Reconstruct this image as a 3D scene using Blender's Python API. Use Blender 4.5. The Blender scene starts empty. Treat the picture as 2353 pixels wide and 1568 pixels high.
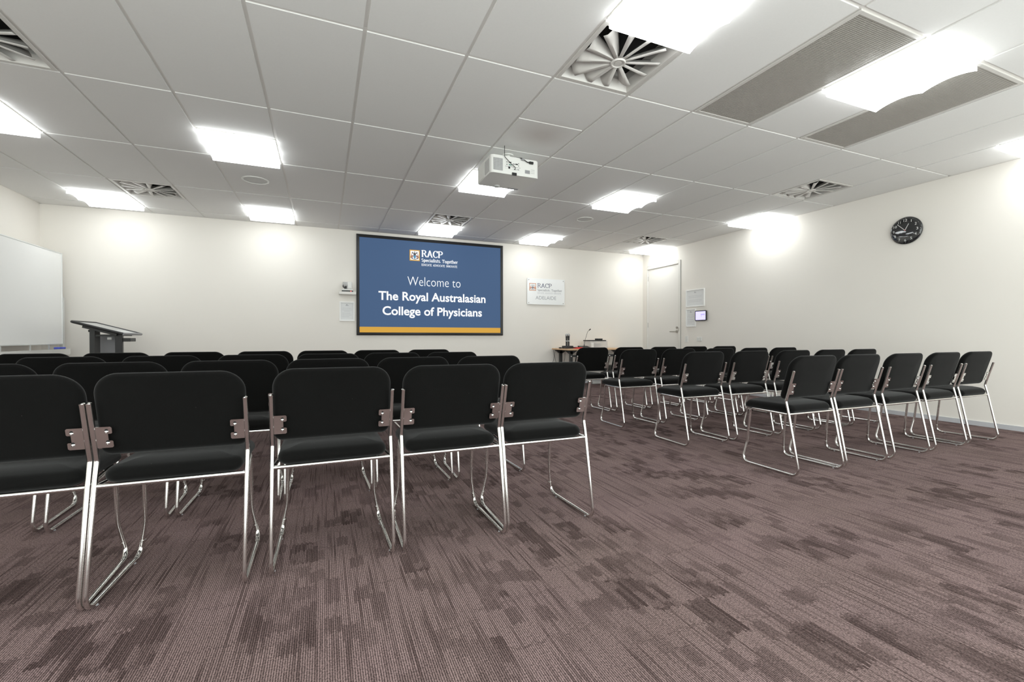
import bpy, bmesh, math, random
from mathutils import Vector, Matrix
PI = math.pi
SC = bpy.context.scene
COL = SC.collection

# ------------------------------------------------------------------ camera, world, exposure
CAMZ = 0.912          # camera height above the carpet
H = 2.648             # ceiling tile height
XL, XR, YF, YB = -3.39, 6.24, 7.767, -0.62
PITCH, YAW, FPX = -0.0078, 0.395, 1037.8
cd = bpy.data.cameras.new('camera')
cam = bpy.data.objects.new('camera', cd)
COL.objects.link(cam)
cam.location = (0, 0, CAMZ)
cam.rotation_euler = (PI / 2 + PITCH, 0, -YAW)
cd.sensor_fit = 'HORIZONTAL'
cd.sensor_width = 36.0
cd.lens = 36.0 * FPX / 2353.0
cd.clip_start = 0.02
cd.clip_end = 60
SC.camera = cam
w = bpy.data.worlds.new('world')
SC.world = w
w.use_nodes = True
w.node_tree.nodes['Background'].inputs[0].default_value = (0.975, 0.975, 0.965, 1)      # bright overcast day outside the added back windows
DAY = 5.2
w.node_tree.nodes['Background'].inputs[1].default_value = DAY
SC.view_settings.view_transform = 'Standard'
SC.view_settings.look = 'None'
SC.view_settings.exposure = 0.0
SC.view_settings.gamma = 1.0
SC.view_settings.use_curve_mapping = False
LAMP = 6.4            # strength of every ceiling light diffuser
LAMPCOL = (0.955, 0.995, 1.0, 1)


# ------------------------------------------------------------------ materials
def nodes_of(m):
    m.use_nodes = True
    return m.node_tree.nodes, m.node_tree.links, m.node_tree.nodes['Principled BSDF']


def mat(name, col, rough=0.5, metal=0.0, noise=0.0, nscale=30, bump=0.0, bscale=200, sheen=0.0, spec=0.5,
        emit=None, estr=0.0, coat=0.0):
    m = bpy.data.materials.new(name)
    N, L, b = nodes_of(m)
    b.inputs['Base Color'].default_value = (*col, 1)
    b.inputs['Roughness'].default_value = rough
    b.inputs['Metallic'].default_value = metal
    b.inputs['Specular IOR Level'].default_value = spec
    b.inputs['Sheen Weight'].default_value = sheen
    b.inputs['Coat Weight'].default_value = coat
    tc = N.new('ShaderNodeTexCoord')
    if noise > 0:
        n = N.new('ShaderNodeTexNoise')
        n.inputs['Scale'].default_value = nscale
        n.inputs['Detail'].default_value = 4
        L.new(tc.outputs['Object'], n.inputs['Vector'])
        mx = N.new('ShaderNodeMix')
        mx.data_type = 'RGBA'
        mx.inputs[6].default_value = (*[c * (1 - noise) for c in col], 1)
        mx.inputs[7].default_value = (*[min(1, c * (1 + noise)) for c in col], 1)
        L.new(n.outputs['Fac'], mx.inputs[0])
        L.new(mx.outputs[2], b.inputs['Base Color'])
    if bump > 0:
        n2 = N.new('ShaderNodeTexNoise')
        n2.inputs['Scale'].default_value = bscale
        n2.inputs['Detail'].default_value = 3
        L.new(tc.outputs['Object'], n2.inputs['Vector'])
        bp = N.new('ShaderNodeBump')
        bp.inputs['Strength'].default_value = bump
        bp.inputs['Distance'].default_value = 0.002
        L.new(n2.outputs['Fac'], bp.inputs['Height'])
        L.new(bp.outputs['Normal'], b.inputs['Normal'])
    if emit:
        b.inputs['Emission Color'].default_value = (*emit, 1)
        b.inputs['Emission Strength'].default_value = estr
    return m


def mth(N, L, op, a, b=None, c=None):
    n = N.new('ShaderNodeMath')
    n.operation = op
    for i, v in enumerate((a, b, c)):
        if v is None:
            continue
        if isinstance(v, (int, float)):
            n.inputs[i].default_value = v
        else:
            L.new(v, n.inputs[i])
    return n.outputs[0]


M = {}
M['wall'] = mat('wall_paint', (0.86, 0.825, 0.77), 0.7, noise=0.012, nscale=3, bump=0.08, bscale=350, spec=0.25)
M['tee'] = mat('ceiling_tee_paint', (0.80, 0.78, 0.75), 0.45)
M['white'] = mat('white_enamel', (0.80, 0.80, 0.77), 0.35, noise=0.01)
M['doorpaint'] = mat('door_paint', (0.84, 0.82, 0.78), 0.4, noise=0.01, nscale=2)
M['framepaint'] = mat('door_frame_paint', (0.78, 0.76, 0.72), 0.35, noise=0.01)
M['seal'] = mat('door_seal', (0.22, 0.21, 0.20), 0.6)
M['skirt'] = mat('anodised_skirting', (0.60, 0.61, 0.64), 0.4, metal=0.1, noise=0.02)
M['chrome'] = mat('chrome', (0.80, 0.785, 0.765), 0.15, metal=1.0, noise=0.03, nscale=14)
M['screw'] = mat('zinc_screw', (0.85, 0.85, 0.85), 0.22, metal=1.0, noise=0.02)
M['steel'] = mat('brushed_steel', (0.50, 0.48, 0.45), 0.3, metal=1.0, noise=0.05)
M['alu'] = mat('aluminium', (0.72, 0.74, 0.74), 0.35, metal=0.6, noise=0.02)
M['black'] = mat('black_plastic', (0.018, 0.018, 0.019), 0.4, noise=0.1)
M['blackmetal'] = mat('black_powdercoat', (0.030, 0.031, 0.030), 0.45, noise=0.1)
M['void'] = mat('plenum_black', (0.006, 0.006, 0.006), 0.9)
M['grey'] = mat('grey_plastic', (0.30, 0.30, 0.31), 0.5, noise=0.04)
M['lightgrey'] = mat('light_grey_plastic', (0.55, 0.55, 0.54), 0.45, noise=0.03)
M['paper'] = mat('paper', (0.78, 0.79, 0.79), 0.6, noise=0.01)
M['ink'] = mat('grey_print', (0.50, 0.51, 0.53), 0.6)
M['inkdark'] = mat('dark_print', (0.28, 0.29, 0.31), 0.6)
M['frame'] = mat('white_picture_frame', (0.90, 0.90, 0.88), 0.35)
M['vent'] = mat('diffuser_enamel', (0.66, 0.64, 0.61), 0.4, noise=0.02)
M['grille'] = mat('grille_enamel', (0.44, 0.415, 0.38), 0.45, noise=0.05, nscale=60)
M['board'] = mat('whiteboard_enamel', (0.88, 0.885, 0.875), 0.18, noise=0.02, nscale=2)
M['blue'] = mat('blue_felt', (0.10, 0.13, 0.62), 0.8, noise=0.1)
M['wood'] = mat('beech_laminate', (0.72, 0.47, 0.27), 0.4, noise=0.08, nscale=12)
M['red'] = mat('red_plastic', (0.70, 0.03, 0.03), 0.45, noise=0.05)
M['mesh'] = mat('microphone_mesh', (0.45, 0.45, 0.45), 0.35, metal=0.9, bump=0.6, bscale=900)
M['cable'] = mat('black_cable', (0.02, 0.02, 0.02), 0.5)
M['greencon'] = mat('port_green', (0.2, 0.35, 0.3), 0.5)
M['acrylic'] = mat('acrylic_sign', (0.91, 0.92, 0.92), 0.12, noise=0.005, coat=0.5)
M['navy'] = mat('navy_print', (0.10, 0.11, 0.18), 0.5)
M['orange'] = mat('orange_print', (0.62, 0.28, 0.16), 0.5)
M['lcdglow'] = mat('tablet_screen', (0.6, 0.58, 0.9), 0.2, emit=(0.66, 0.62, 1.0), estr=0.75)
M['lcdtext'] = mat('tablet_icon', (0.25, 0.2, 0.8), 0.3, emit=(0.30, 0.26, 0.95), estr=0.8)
M['led'] = mat('red_led', (0.8, 0.05, 0.05), 0.3, emit=(1, 0.08, 0.08), estr=3)
M['clockface'] = mat('clock_face', (0.014, 0.015, 0.017), 0.06, coat=1.0)
M['clockink'] = mat('clock_print', (0.80, 0.80, 0.78), 0.4)


def lit(name, col, s):
    m = mat(name, tuple(c * 0.14 for c in col), 0.7, spec=0.1, emit=col, estr=s * 1.02)
    return m


M['scrblue'] = lit('projected_blue', (0.067, 0.118, 0.222), 0.93)
M['scryel'] = lit('projected_amber', (0.66, 0.365, 0.062), 0.93)
M['scrwhite'] = lit('projected_white', (0.93, 0.95, 0.97), 0.95)
M['scrdark'] = lit('projected_charcoal', (0.10, 0.09, 0.09), 0.9)
M['scrbrown'] = lit('projected_brown', (0.36, 0.18, 0.13), 0.9)
M['scrcyan'] = lit('projected_cyan', (0.08, 0.35, 0.60), 0.9)

# clear storage box
m = bpy.data.materials.new('clear_plastic')
N, L, b = nodes_of(m)
b.inputs['Base Color'].default_value = (0.93, 0.94, 0.95, 1)
b.inputs['Roughness'].default_value = 0.25
b.inputs['Alpha'].default_value = 0.28
M['clear'] = m

# glass for the added back windows
m = bpy.data.materials.new('window_glass')
m.use_nodes = True
N, L = m.node_tree.nodes, m.node_tree.links
N.remove(N['Principled BSDF'])
tr = N.new('ShaderNodeBsdfTransparent'); tr.inputs[0].default_value = (0.92, 0.95, 0.94, 1)
gl = N.new('ShaderNodeBsdfGlossy'); gl.inputs['Roughness'].default_value = 0.02
ms = N.new('ShaderNodeMixShader'); ms.inputs[0].default_value = 0.06
L.new(tr.outputs[0], ms.inputs[1]); L.new(gl.outputs[0], ms.inputs[2]); L.new(ms.outputs[0], N['Material Output'].inputs[0])
M['glass'] = m

# black upholstery
m = bpy.data.materials.new('black_upholstery')
N, L, b = nodes_of(m)
tc = N.new('ShaderNodeTexCoord')
n = N.new('ShaderNodeTexNoise'); n.inputs['Scale'].default_value = 420; n.inputs['Detail'].default_value = 2
L.new(tc.outputs['Object'], n.inputs['Vector'])
n3 = N.new('ShaderNodeTexNoise'); n3.inputs['Scale'].default_value = 7; n3.inputs['Detail'].default_value = 3
L.new(tc.outputs['Object'], n3.inputs['Vector'])
# sparse lint specks
vo = N.new('ShaderNodeTexVoronoi'); vo.inputs['Scale'].default_value = 55
L.new(tc.outputs['Object'], vo.inputs['Vector'])
sp = mth(N, L, 'LESS_THAN', vo.outputs['Distance'], 0.035)
wn = N.new('ShaderNodeSeparateColor'); L.new(vo.outputs['Color'], wn.inputs[0])
sp = mth(N, L, 'MULTIPLY', sp, mth(N, L, 'GREATER_THAN', wn.outputs[0], 0.75))
cr = N.new('ShaderNodeMix'); cr.data_type = 'RGBA'
cr.inputs[6].default_value = (0.0022, 0.0022, 0.0021, 1); cr.inputs[7].default_value = (0.0070, 0.0069, 0.0066, 1)
L.new(mth(N, L, 'ADD', mth(N, L, 'MULTIPLY', n.outputs['Fac'], 0.6), mth(N, L, 'MULTIPLY', n3.outputs['Fac'], 0.4)), cr.inputs[0])
c2 = N.new('ShaderNodeMix'); c2.data_type = 'RGBA'
c2.inputs[7].default_value = (0.16, 0.16, 0.16, 1)
L.new(sp, c2.inputs[0]); L.new(cr.outputs[2], c2.inputs[6])
L.new(c2.outputs[2], b.inputs['Base Color'])
b.inputs['Roughness'].default_value = 0.85
b.inputs['Specular IOR Level'].default_value = 0.05
b.inputs['Sheen Weight'].default_value = 0.13
b.inputs['Sheen Roughness'].default_value = 0.45
bp = N.new('ShaderNodeBump'); bp.inputs['Strength'].default_value = 0.35; bp.inputs['Distance'].default_value = 0.001
L.new(n.outputs['Fac'], bp.inputs['Height']); L.new(bp.outputs['Normal'], b.inputs['Normal'])
M['fabric'] = m

# ceiling tile: mineral fibre, faint blotches, one water mark by the projector
m = bpy.data.materials.new('ceiling_tile')
N, L, b = nodes_of(m)
tc = N.new('ShaderNodeTexCoord')
n = N.new('ShaderNodeTexNoise'); n.inputs['Scale'].default_value = 90; n.inputs['Detail'].default_value = 5
L.new(tc.outputs['Object'], n.inputs['Vector'])
n2 = N.new('ShaderNodeTexNoise'); n2.inputs['Scale'].default_value = 1.1; n2.inputs['Detail'].default_value = 3
L.new(tc.outputs['Object'], n2.inputs['Vector'])
cr = N.new('ShaderNodeMix'); cr.data_type = 'RGBA'
cr.inputs[6].default_value = (0.80, 0.795, 0.78, 1); cr.inputs[7].default_value = (0.88, 0.875, 0.86, 1)
L.new(mth(N, L, 'ADD', mth(N, L, 'MULTIPLY', n.outputs['Fac'], 0.45), mth(N, L, 'MULTIPLY', n2.outputs['Fac'], 0.55)), cr.inputs[0])
vm = N.new('ShaderNodeVectorMath'); vm.operation = 'DISTANCE'
L.new(tc.outputs['Object'], vm.inputs[0]); vm.inputs[1].default_value = (1.74, 3.50, H)
mr = N.new('ShaderNodeMapRange'); mr.inputs[1].default_value = 0.36; mr.inputs[2].default_value = 0.12
mr.inputs[3].default_value = 0.0; mr.inputs[4].default_value = 0.5
L.new(mth(N, L, 'ADD', vm.outputs['Value'], mth(N, L, 'MULTIPLY', n2.outputs['Fac'], 0.15)), mr.inputs[0])
c2 = N.new('ShaderNodeMix'); c2.data_type = 'RGBA'
c2.inputs[7].default_value = (0.55, 0.49, 0.455, 1)
L.new(mr.outputs[0], c2.inputs[0]); L.new(cr.outputs[2], c2.inputs[6]); L.new(c2.outputs[2], b.inputs['Base Color'])
b.inputs['Roughness'].default_value = 0.8; b.inputs['Specular IOR Level'].default_value = 0.2
bp = N.new('ShaderNodeBump'); bp.inputs['Strength'].default_value = 0.12; bp.inputs['Distance'].default_value = 0.001
L.new(n.outputs['Fac'], bp.inputs['Height']); L.new(bp.outputs['Normal'], b.inputs['Normal'])
M['tile'] = m

# carpet: ribbed loop pile, ribs along y, ragged rectangular dark patches and long dark rows
m = bpy.data.materials.new('ribbed_carpet')
N, L, b = nodes_of(m)
tc = N.new('ShaderNodeTexCoord')
sx = N.new('ShaderNodeSeparateXYZ'); L.new(tc.outputs['Object'], sx.inputs[0])
X, Y = sx.outputs[0], sx.outputs[1]
RIB = 0.0064
ribi = mth(N, L, 'FLOOR', mth(N, L, 'DIVIDE', X, RIB))
ribf = mth(N, L, 'FRACT', mth(N, L, 'DIVIDE', X, RIB))
wob = N.new('ShaderNodeTexWhiteNoise'); wob.noise_dimensions = '1D'; L.new(ribi, wob.inputs['W'])
rnd = wob.outputs['Value']


def comb(x, y, z=0.0):
    c = N.new('ShaderNodeCombineXYZ')
    for i, v in enumerate((x, y, z)):
        if isinstance(v, (int, float)):
            c.inputs[i].default_value = v
        else:
            L.new(v, c.inputs[i])
    return c.outputs[0]


xq = mth(N, L, 'MULTIPLY', ribi, RIB)
yj = mth(N, L, 'ADD', Y, mth(N, L, 'MULTIPLY', mth(N, L, 'SUBTRACT', rnd, 0.5), 0.022))


def wnoise(x, y, z):
    n_ = N.new('ShaderNodeTexWhiteNoise'); n_.noise_dimensions = '3D'
    L.new(comb(x, y, z), n_.inputs['Vector'])
    return n_.outputs['Value']


def blocks(wx, wy, seed, thr):
    """staggered axis-aligned rectangles of yarn colour, wx by wy metres; 1 where a cell is picked"""
    u = mth(N, L, 'ADD', mth(N, L, 'DIVIDE', xq, wx), seed)
    i_ = mth(N, L, 'FLOOR', u)
    v_ = mth(N, L, 'ADD', mth(N, L, 'DIVIDE', yj, wy), mth(N, L, 'MULTIPLY', wnoise(i_, seed, 1.0), 9.0))
    j_ = mth(N, L, 'FLOOR', v_)
    pick = mth(N, L, 'LESS_THAN', wnoise(i_, j_, seed), thr)
    return pick, mth(N, L, 'FRACT', v_)


d1, f1 = blocks(0.105, 0.19, 3.3, 0.20)
d2, f2 = blocks(0.050, 0.085, 17.1, 0.17)
d3, f3 = blocks(0.028, 0.050, 41.7, 0.35)
d4, f4 = blocks(0.30, 0.42, 7.7, 0.45)
d5, f5 = blocks(0.17, 0.23, 29.3, 0.5)
patch = mth(N, L, 'MULTIPLY', d1, mth(N, L, 'SUBTRACT', 0.72, mth(N, L, 'MULTIPLY', d3, 0.40)))
patch = mth(N, L, 'MAXIMUM', patch, mth(N, L, 'MULTIPLY', d2, 0.50))
nc = N.new('ShaderNodeTexNoise'); nc.inputs['Scale'].default_value = 1.6; nc.inputs['Detail'].default_value = 2
L.new(tc.outputs['Object'], nc.inputs['Vector'])
gate = N.new('ShaderNodeMapRange'); gate.inputs[1].default_value = 0.36; gate.inputs[2].default_value = 0.52
gate.inputs[3].default_value = 0.25; gate.inputs[4].default_value = 1.0
L.new(nc.outputs['Fac'], gate.inputs[0])
patch = mth(N, L, 'MULTIPLY', patch, gate.outputs[0])
# whole tiles slightly darker, and thin dark seams across the ribs
patch = mth(N, L, 'MAXIMUM', patch, mth(N, L, 'MULTIPLY', d4, 0.10))
seam = mth(N, L, 'MULTIPLY', mth(N, L, 'LESS_THAN', f5, 0.035), d5)
patch = mth(N, L, 'MAXIMUM', patch, mth(N, L, 'MULTIPLY', seam, 0.40))
# single dark rows of random length
st = N.new('ShaderNodeTexNoise'); st.inputs['Scale'].default_value = 1.0; st.inputs['Detail'].default_value = 1
L.new(comb(mth(N, L, 'MULTIPLY', ribi, 7.31), mth(N, L, 'MULTIPLY', Y, 2.6)), st.inputs['Vector'])
row = N.new('ShaderNodeMapRange'); row.inputs[1].default_value = 0.50; row.inputs[2].default_value = 0.68
row.inputs[3].default_value = 0.0; row.inputs[4].default_value = 0.62
L.new(st.outputs['Fac'], row.inputs[0])
patch = mth(N, L, 'MAXIMUM', patch, row.outputs[0])
patch = mth(N, L, 'MULTIPLY', patch, mth(N, L, 'ADD', 0.70, mth(N, L, 'MULTIPLY', rnd, 0.45)))
# loop tufts
nf = N.new('ShaderNodeTexNoise'); nf.inputs['Scale'].default_value = 1.0; nf.inputs['Detail'].default_value = 2
L.new(comb(mth(N, L, 'MULTIPLY', X, 230.0), mth(N, L, 'MULTIPLY', Y, 170.0)), nf.inputs['Vector'])
nw = N.new('ShaderNodeTexNoise'); nw.inputs['Scale'].default_value = 2.2; nw.inputs['Detail'].default_value = 3
L.new(tc.outputs['Object'], nw.inputs['Vector'])
base = N.new('ShaderNodeMix'); base.data_type = 'RGBA'
base.inputs[6].default_value = (0.236, 0.170, 0.156, 1); base.inputs[7].default_value = (0.266, 0.186, 0.188, 1)
L.new(nw.outputs['Fac'], base.inputs[0])
dk = N.new('ShaderNodeMix'); dk.data_type = 'RGBA'
dk.inputs[7].default_value = (0.044, 0.026, 0.024, 1)
L.new(patch, dk.inputs[0]); L.new(base.outputs[2], dk.inputs[6])
# rib valley: colour darker between the loops, paler on the crests
prof = mth(N, L, 'SINE', mth(N, L, 'MULTIPLY', ribf, PI))
val = N.new('ShaderNodeMapRange'); val.inputs[1].default_value = 0.25; val.inputs[2].default_value = 1.05
val.inputs[3].default_value = 0.30; val.inputs[4].default_value = 1.25
L.new(mth(N, L, 'ADD', prof, mth(N, L, 'MULTIPLY', mth(N, L, 'SUBTRACT', nf.outputs['Fac'], 0.5), 2.4)), val.inputs[0])
hs = N.new('ShaderNodeMix'); hs.data_type = 'RGBA'; hs.blend_type = 'MULTIPLY'; hs.inputs[0].default_value = 1
L.new(dk.outputs[2], hs.inputs[6])
cc = N.new('ShaderNodeCombineColor')
for i in range(3):
    L.new(val.outputs[0], cc.inputs[i])
L.new(cc.outputs[0], hs.inputs[7])
L.new(hs.outputs[2], b.inputs['Base Color'])
b.inputs['Roughness'].default_value = 0.95; b.inputs['Specular IOR Level'].default_value = 0.1
b.inputs['Sheen Weight'].default_value = 0.0
bp = N.new('ShaderNodeBump'); bp.inputs['Strength'].default_value = 0.7; bp.inputs['Distance'].default_value = 0.002
L.new(mth(N, L, 'ADD', prof, mth(N, L, 'MULTIPLY', nf.outputs['Fac'], 1.0)), bp.inputs['Height'])
L.new(bp.outputs['Normal'], b.inputs['Normal'])
M['carpet'] = m

# light diffuser
m = bpy.data.materials.new('lit_opal_diffuser')
N, L, b = nodes_of(m)
b.inputs['Base Color'].default_value = (0.85, 0.85, 0.85, 1)
b.inputs['Roughness'].default_value = 0.3
tc = N.new('ShaderNodeTexCoord')
gr = N.new('ShaderNodeTexNoise'); gr.inputs['Scale'].default_value = 2.0
L.new(tc.outputs['Object'], gr.inputs['Vector'])
b.inputs['Emission Color'].default_value = LAMPCOL
L.new(mth(N, L, 'MULTIPLY', mth(N, L, 'ADD', 0.92, mth(N, L, 'MULTIPLY', gr.outputs['Fac'], 0.16)), LAMP), b.inputs['Emission Strength'])
M['opal'] = m


# ------------------------------------------------------------------ mesh helpers
def link(name, bm, m, parent=None, smooth=False):
    me = bpy.data.meshes.new(name)
    bmesh.ops.recalc_face_normals(bm, faces=bm.faces)
    bm.to_mesh(me)
    bm.free()
    if smooth:
        for p in me.polygons:
            p.use_smooth = True
    me.materials.append(M[m] if isinstance(m, str) else m)
    o = bpy.data.objects.new(name, me)
    COL.objects.link(o)
    if smooth == 'auto':
        me.set_sharp_from_angle(angle=math.radians(38))
    if parent is not None:
        o.parent = parent
    return o


def tag(o, label=None, cat=None, group=None, kind=None):
    if label: o['label'] = label
    if cat: o['category'] = cat
    if group: o['group'] = group
    if kind: o['kind'] = kind
    return o


def thing(name, label, cat, loc=(0, 0, 0), rz=0.0, group=None):
    o = bpy.data.objects.new(name, None)
    COL.objects.link(o)
    o.empty_display_size = 0.1
    o.location = loc
    o.rotation_euler = (0, 0, rz)
    return tag(o, label, cat, group)


def NB():
    return bmesh.new()


def box(bm, x0, x1, y0, y1, z0, z1, bev=0.0, seg=2, mtx=None):
    r = bmesh.ops.create_cube(bm, size=1.0)
    vs = r['verts']
    for v in vs:
        v.co = Vector(((x0 + x1) / 2 + v.co.x * (x1 - x0), (y0 + y1) / 2 + v.co.y * (y1 - y0), (z0 + z1) / 2 + v.co.z * (z1 - z0)))
    if mtx is not None:
        for v in vs:
            v.co = mtx @ v.co
    if bev > 0:
        es = set()
        for v in vs:
            es.update(v.link_edges)
        bmesh.ops.bevel(bm, geom=list(es), offset=bev, segments=seg, affect='EDGES', profile=0.5)
    return bm


def cyl(bm, p0, p1, r0, r1=None, n=16, caps=True):
    p0, p1 = Vector(p0), Vector(p1)
    if r1 is None: r1 = r0
    d = p1 - p0
    q = d.to_track_quat('Z', 'Y').to_matrix().to_4x4()
    mt = Matrix.Translation((p0 + p1) / 2) @ q
    bmesh.ops.create_cone(bm, cap_ends=caps, segments=n, radius1=r0, radius2=r1, depth=d.length, matrix=mt)
    return bm


def lathe(bm, prof, n=32, mtx=None, closed=True):
    """prof: list of (r, z); revolves about z."""
    rings = []
    for r, z in prof:
        if r < 1e-6:
            rings.append([bm.verts.new((0, 0, z))])
        else:
            rings.append([bm.verts.new((r * math.cos(2 * PI * k / n), r * math.sin(2 * PI * k / n), z)) for k in range(n)])
    for a, c in zip(rings[:-1], rings[1:]):
        for k in range(n):
            k2 = (k + 1) % n
            if len(a) == 1 and len(c) == 1: continue
            if len(a) == 1: bm.faces.new((a[0], c[k], c[k2]))
            elif len(c) == 1: bm.faces.new((a[k], a[k2], c[0]))
            else: bm.faces.new((a[k], a[k2], c[k2], c[k]))
    if mtx is not None:
        for rg in rings:
            for v in rg: v.co = mtx @ v.co
    return bm


def fillet(pts, rads, seg=7):
    pts = [Vector(p) for p in pts]
    out = [pts[0]]
    for i in range(1, len(pts) - 1):
        a, p, c = pts[i - 1], pts[i], pts[i + 1]
        r = rads[i] if isinstance(rads, (list, tuple)) else rads
        if r <= 0:
            out.append(p); continue
        u, v = (a - p).normalized(), (c - p).normalized()
        ang = u.angle(v)
        t = r / math.tan(ang / 2)
        t = min(t, (a - p).length * 0.49 if i > 1 else (a - p).length * 0.95, (c - p).length * 0.49 if i < len(pts) - 2 else (c - p).length * 0.95)
        rr = t * math.tan(ang / 2)
        ctr = p + (u + v).normalized() * (rr / math.sin(ang / 2))
        s, e = p + u * t - ctr, p + v * t - ctr
        tot = s.angle(e)
        ax = s.cross(e)
        if ax.length < 1e-9:
            out.append(p); continue
        ax.normalize()
        for k in range(seg + 1):
            out.append(ctr + Matrix.Rotation(tot * k / seg, 3, ax) @ s)
    out.append(pts[-1])
    return out


def tube(bm, pts, r, n=12, caps=True):
    pts = [Vector(p) for p in pts]
    q = [pts[0]]
    for p in pts[1:]:
        if (p - q[-1]).length > 1e-5: q.append(p)
    pts = q
    rings = []
    t0 = (pts[1] - pts[0]).normalized()
    up = Vector((0, 0, 1)) if abs(t0.z) < 0.9 else Vector((1, 0, 0))
    nrm = (up - t0 * up.dot(t0)).normalized()
    for i, p in enumerate(pts):
        if i == 0: t = t0
        elif i == len(pts) - 1: t = (pts[-1] - pts[-2]).normalized()
        else: t = ((pts[i + 1] - p).normalized() + (p - pts[i - 1]).normalized()).normalized()
        nrm = (nrm - t * nrm.dot(t)).normalized()
        bn = t.cross(nrm)
        rr = r[i] if isinstance(r, (list, tuple)) else r
        rings.append([bm.verts.new(p + (nrm * math.cos(2 * PI * k / n) + bn * math.sin(2 * PI * k / n)) * rr) for k in range(n)])
    for a, c in zip(rings[:-1], rings[1:]):
        for k in range(n):
            k2 = (k + 1) % n
            bm.faces.new((a[k], a[k2], c[k2], c[k]))
    if caps:
        bm.faces.new(rings[0][::-1]); bm.faces.new(rings[-1])
    return bm


def extr(bm, poly, h, mtx=None):
    """polygon in xy extruded from z=0 to z=h."""
    a = [bm.verts.new((x, y, 0)) for x, y in poly]
    c = [bm.verts.new((x, y, h)) for x, y in poly]
    fa, fc = bm.faces.new(a[::-1]), bm.faces.new(c)
    for i in range(len(poly)):
        j = (i + 1) % len(poly)
        bm.faces.new((a[i], a[j], c[j], c[i]))
    if mtx is not None:
        for v in a + c: v.co = mtx @ v.co
    return bm


def rrect(w, h, rads, seg=6):
    """rounded rectangle outline centred at 0; rads = bottom-left, bottom-right, top-right, top-left"""
    out = []
    cs = [(-w / 2, -h / 2, PI, rads[0]), (w / 2, -h / 2, 1.5 * PI, rads[1]), (w / 2, h / 2, 0, rads[2]), (-w / 2, h / 2, PI / 2, rads[3])]
    for cx, cy, a0, r in cs:
        ox = cx + (r if cx < 0 else -r); oy = cy + (r if cy < 0 else -r)
        for k in range(seg + 1):
            a = a0 + PI / 2 * k / seg
            out.append((ox + r * math.cos(a), oy + r * math.sin(a)))
    return out


def cushion(bm, w, h, t, rads, er, puff_f, puff_b, deform):
    """padded slab: outline in (u,v), thickness along n; er edge rounding; deform(u,v,n)->Vector"""
    def ring(ins, n):
        rr = [max(0.004, r - ins) for r in rads]
        return [(x, y, n) for x, y in rrect(w - 2 * ins, h - 2 * ins, rr, 11)]
    layers = []
    K = 5
    m_ = min(w, h) / 2
    fr = [0.0, 0.12, 0.28, 0.5, 0.75]
    for f in fr[::-1]:
        ins = er + (m_ - er) * f * 0.97
        layers.append(ring(ins, -t / 2 - puff_b * math.sin(min(1, f * 1.6) * PI / 2)))
    for k in range(1, K):
        a = PI / 2 * k / K
        layers.append(ring(er * (1 - math.sin(a)), -t / 2 + er * (1 - math.cos(a)) * (t / 2) / er if False else -t / 2 + (t / 2) * (1 - math.cos(a))))
    layers.append(ring(0, 0))
    for k in range(K - 1, 0, -1):
        a = PI / 2 * k / K
        layers.append(ring(er * (1 - math.sin(a)), t / 2 - (t / 2) * (1 - math.cos(a))))
    for f in fr:
        ins = er + (m_ - er) * f * 0.97
        layers.append(ring(ins, t / 2 + puff_f * math.sin(min(1, f * 1.6) * PI / 2)))
    V = [[bm.verts.new(deform(*p)) for p in lay] for lay in layers]
    for a, c in zip(V[:-1], V[1:]):
        n = len(a)
        for k in range(n):
            k2 = (k + 1) % n
            bm.faces.new((a[k], a[k2], c[k2], c[k]))
    bm.faces.new(V[0][::-1]); bm.faces.new(V[-1])
    return bm


# ------------------------------------------------------------------ ceiling grid
GX0, GY0, GR = -0.3793, 1.4955, 1.189
gx = lambda c: GX0 + 0.6 * c
gy = lambda r: GY0 + GR * r
LIGHTS = [(c, r) for r in (0.0, 2.5, 4.5) for c in (-4, -1, 3, 6, 10)]
VENTS = [(3, 0.5), (-3, 1.5), (-3, 4.0), (3, 4.0), (9, 1.5), (9, 4.0)]
GRILLES = [(5, 0.0), (7, 0.0)]
EXTRA = [(3, 1.5)]   # a cut tile by the projector
half_used = {}
for c, r in LIGHTS: half_used[(c, r)] = 'light'
for c, r in VENTS: half_used[(c, r)] = 'vent'
for c, r in GRILLES:
    half_used[(c, r)] = 'grille'; half_used[(c, r + 0.5)] = 'grille'
TW, TD = 0.0115, 0.007
bm = NB(); tb = NB()
xs = [(c, max(gx(c), XL), min(gx(c + 1), XR)) for c in range(-6, 12) if gx(c + 1) > XL + 0.01 and gx(c) < XR - 0.01]
ys = [(r, max(gy(r), YB), min(gy(r + 1), YF)) for r in range(-2, 7) if gy(r + 1) > YB + 0.01 and gy(r) < YF - 0.01]


def tile(x0, x1, y0, y1):
    a = TW
    xa, xb = x0 + (a if x0 > XL else 0.012), x1 - (a if x1 < XR else 0.012)
    ya, yb = y0 + (a if y0 > YB else 0.012), y1 - (a if y1 < YF else 0.012)
    if xb - xa > 0.01 and yb - ya > 0.01:
        box(bm, xa, xb, ya, yb, H, H + 0.02)


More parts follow.
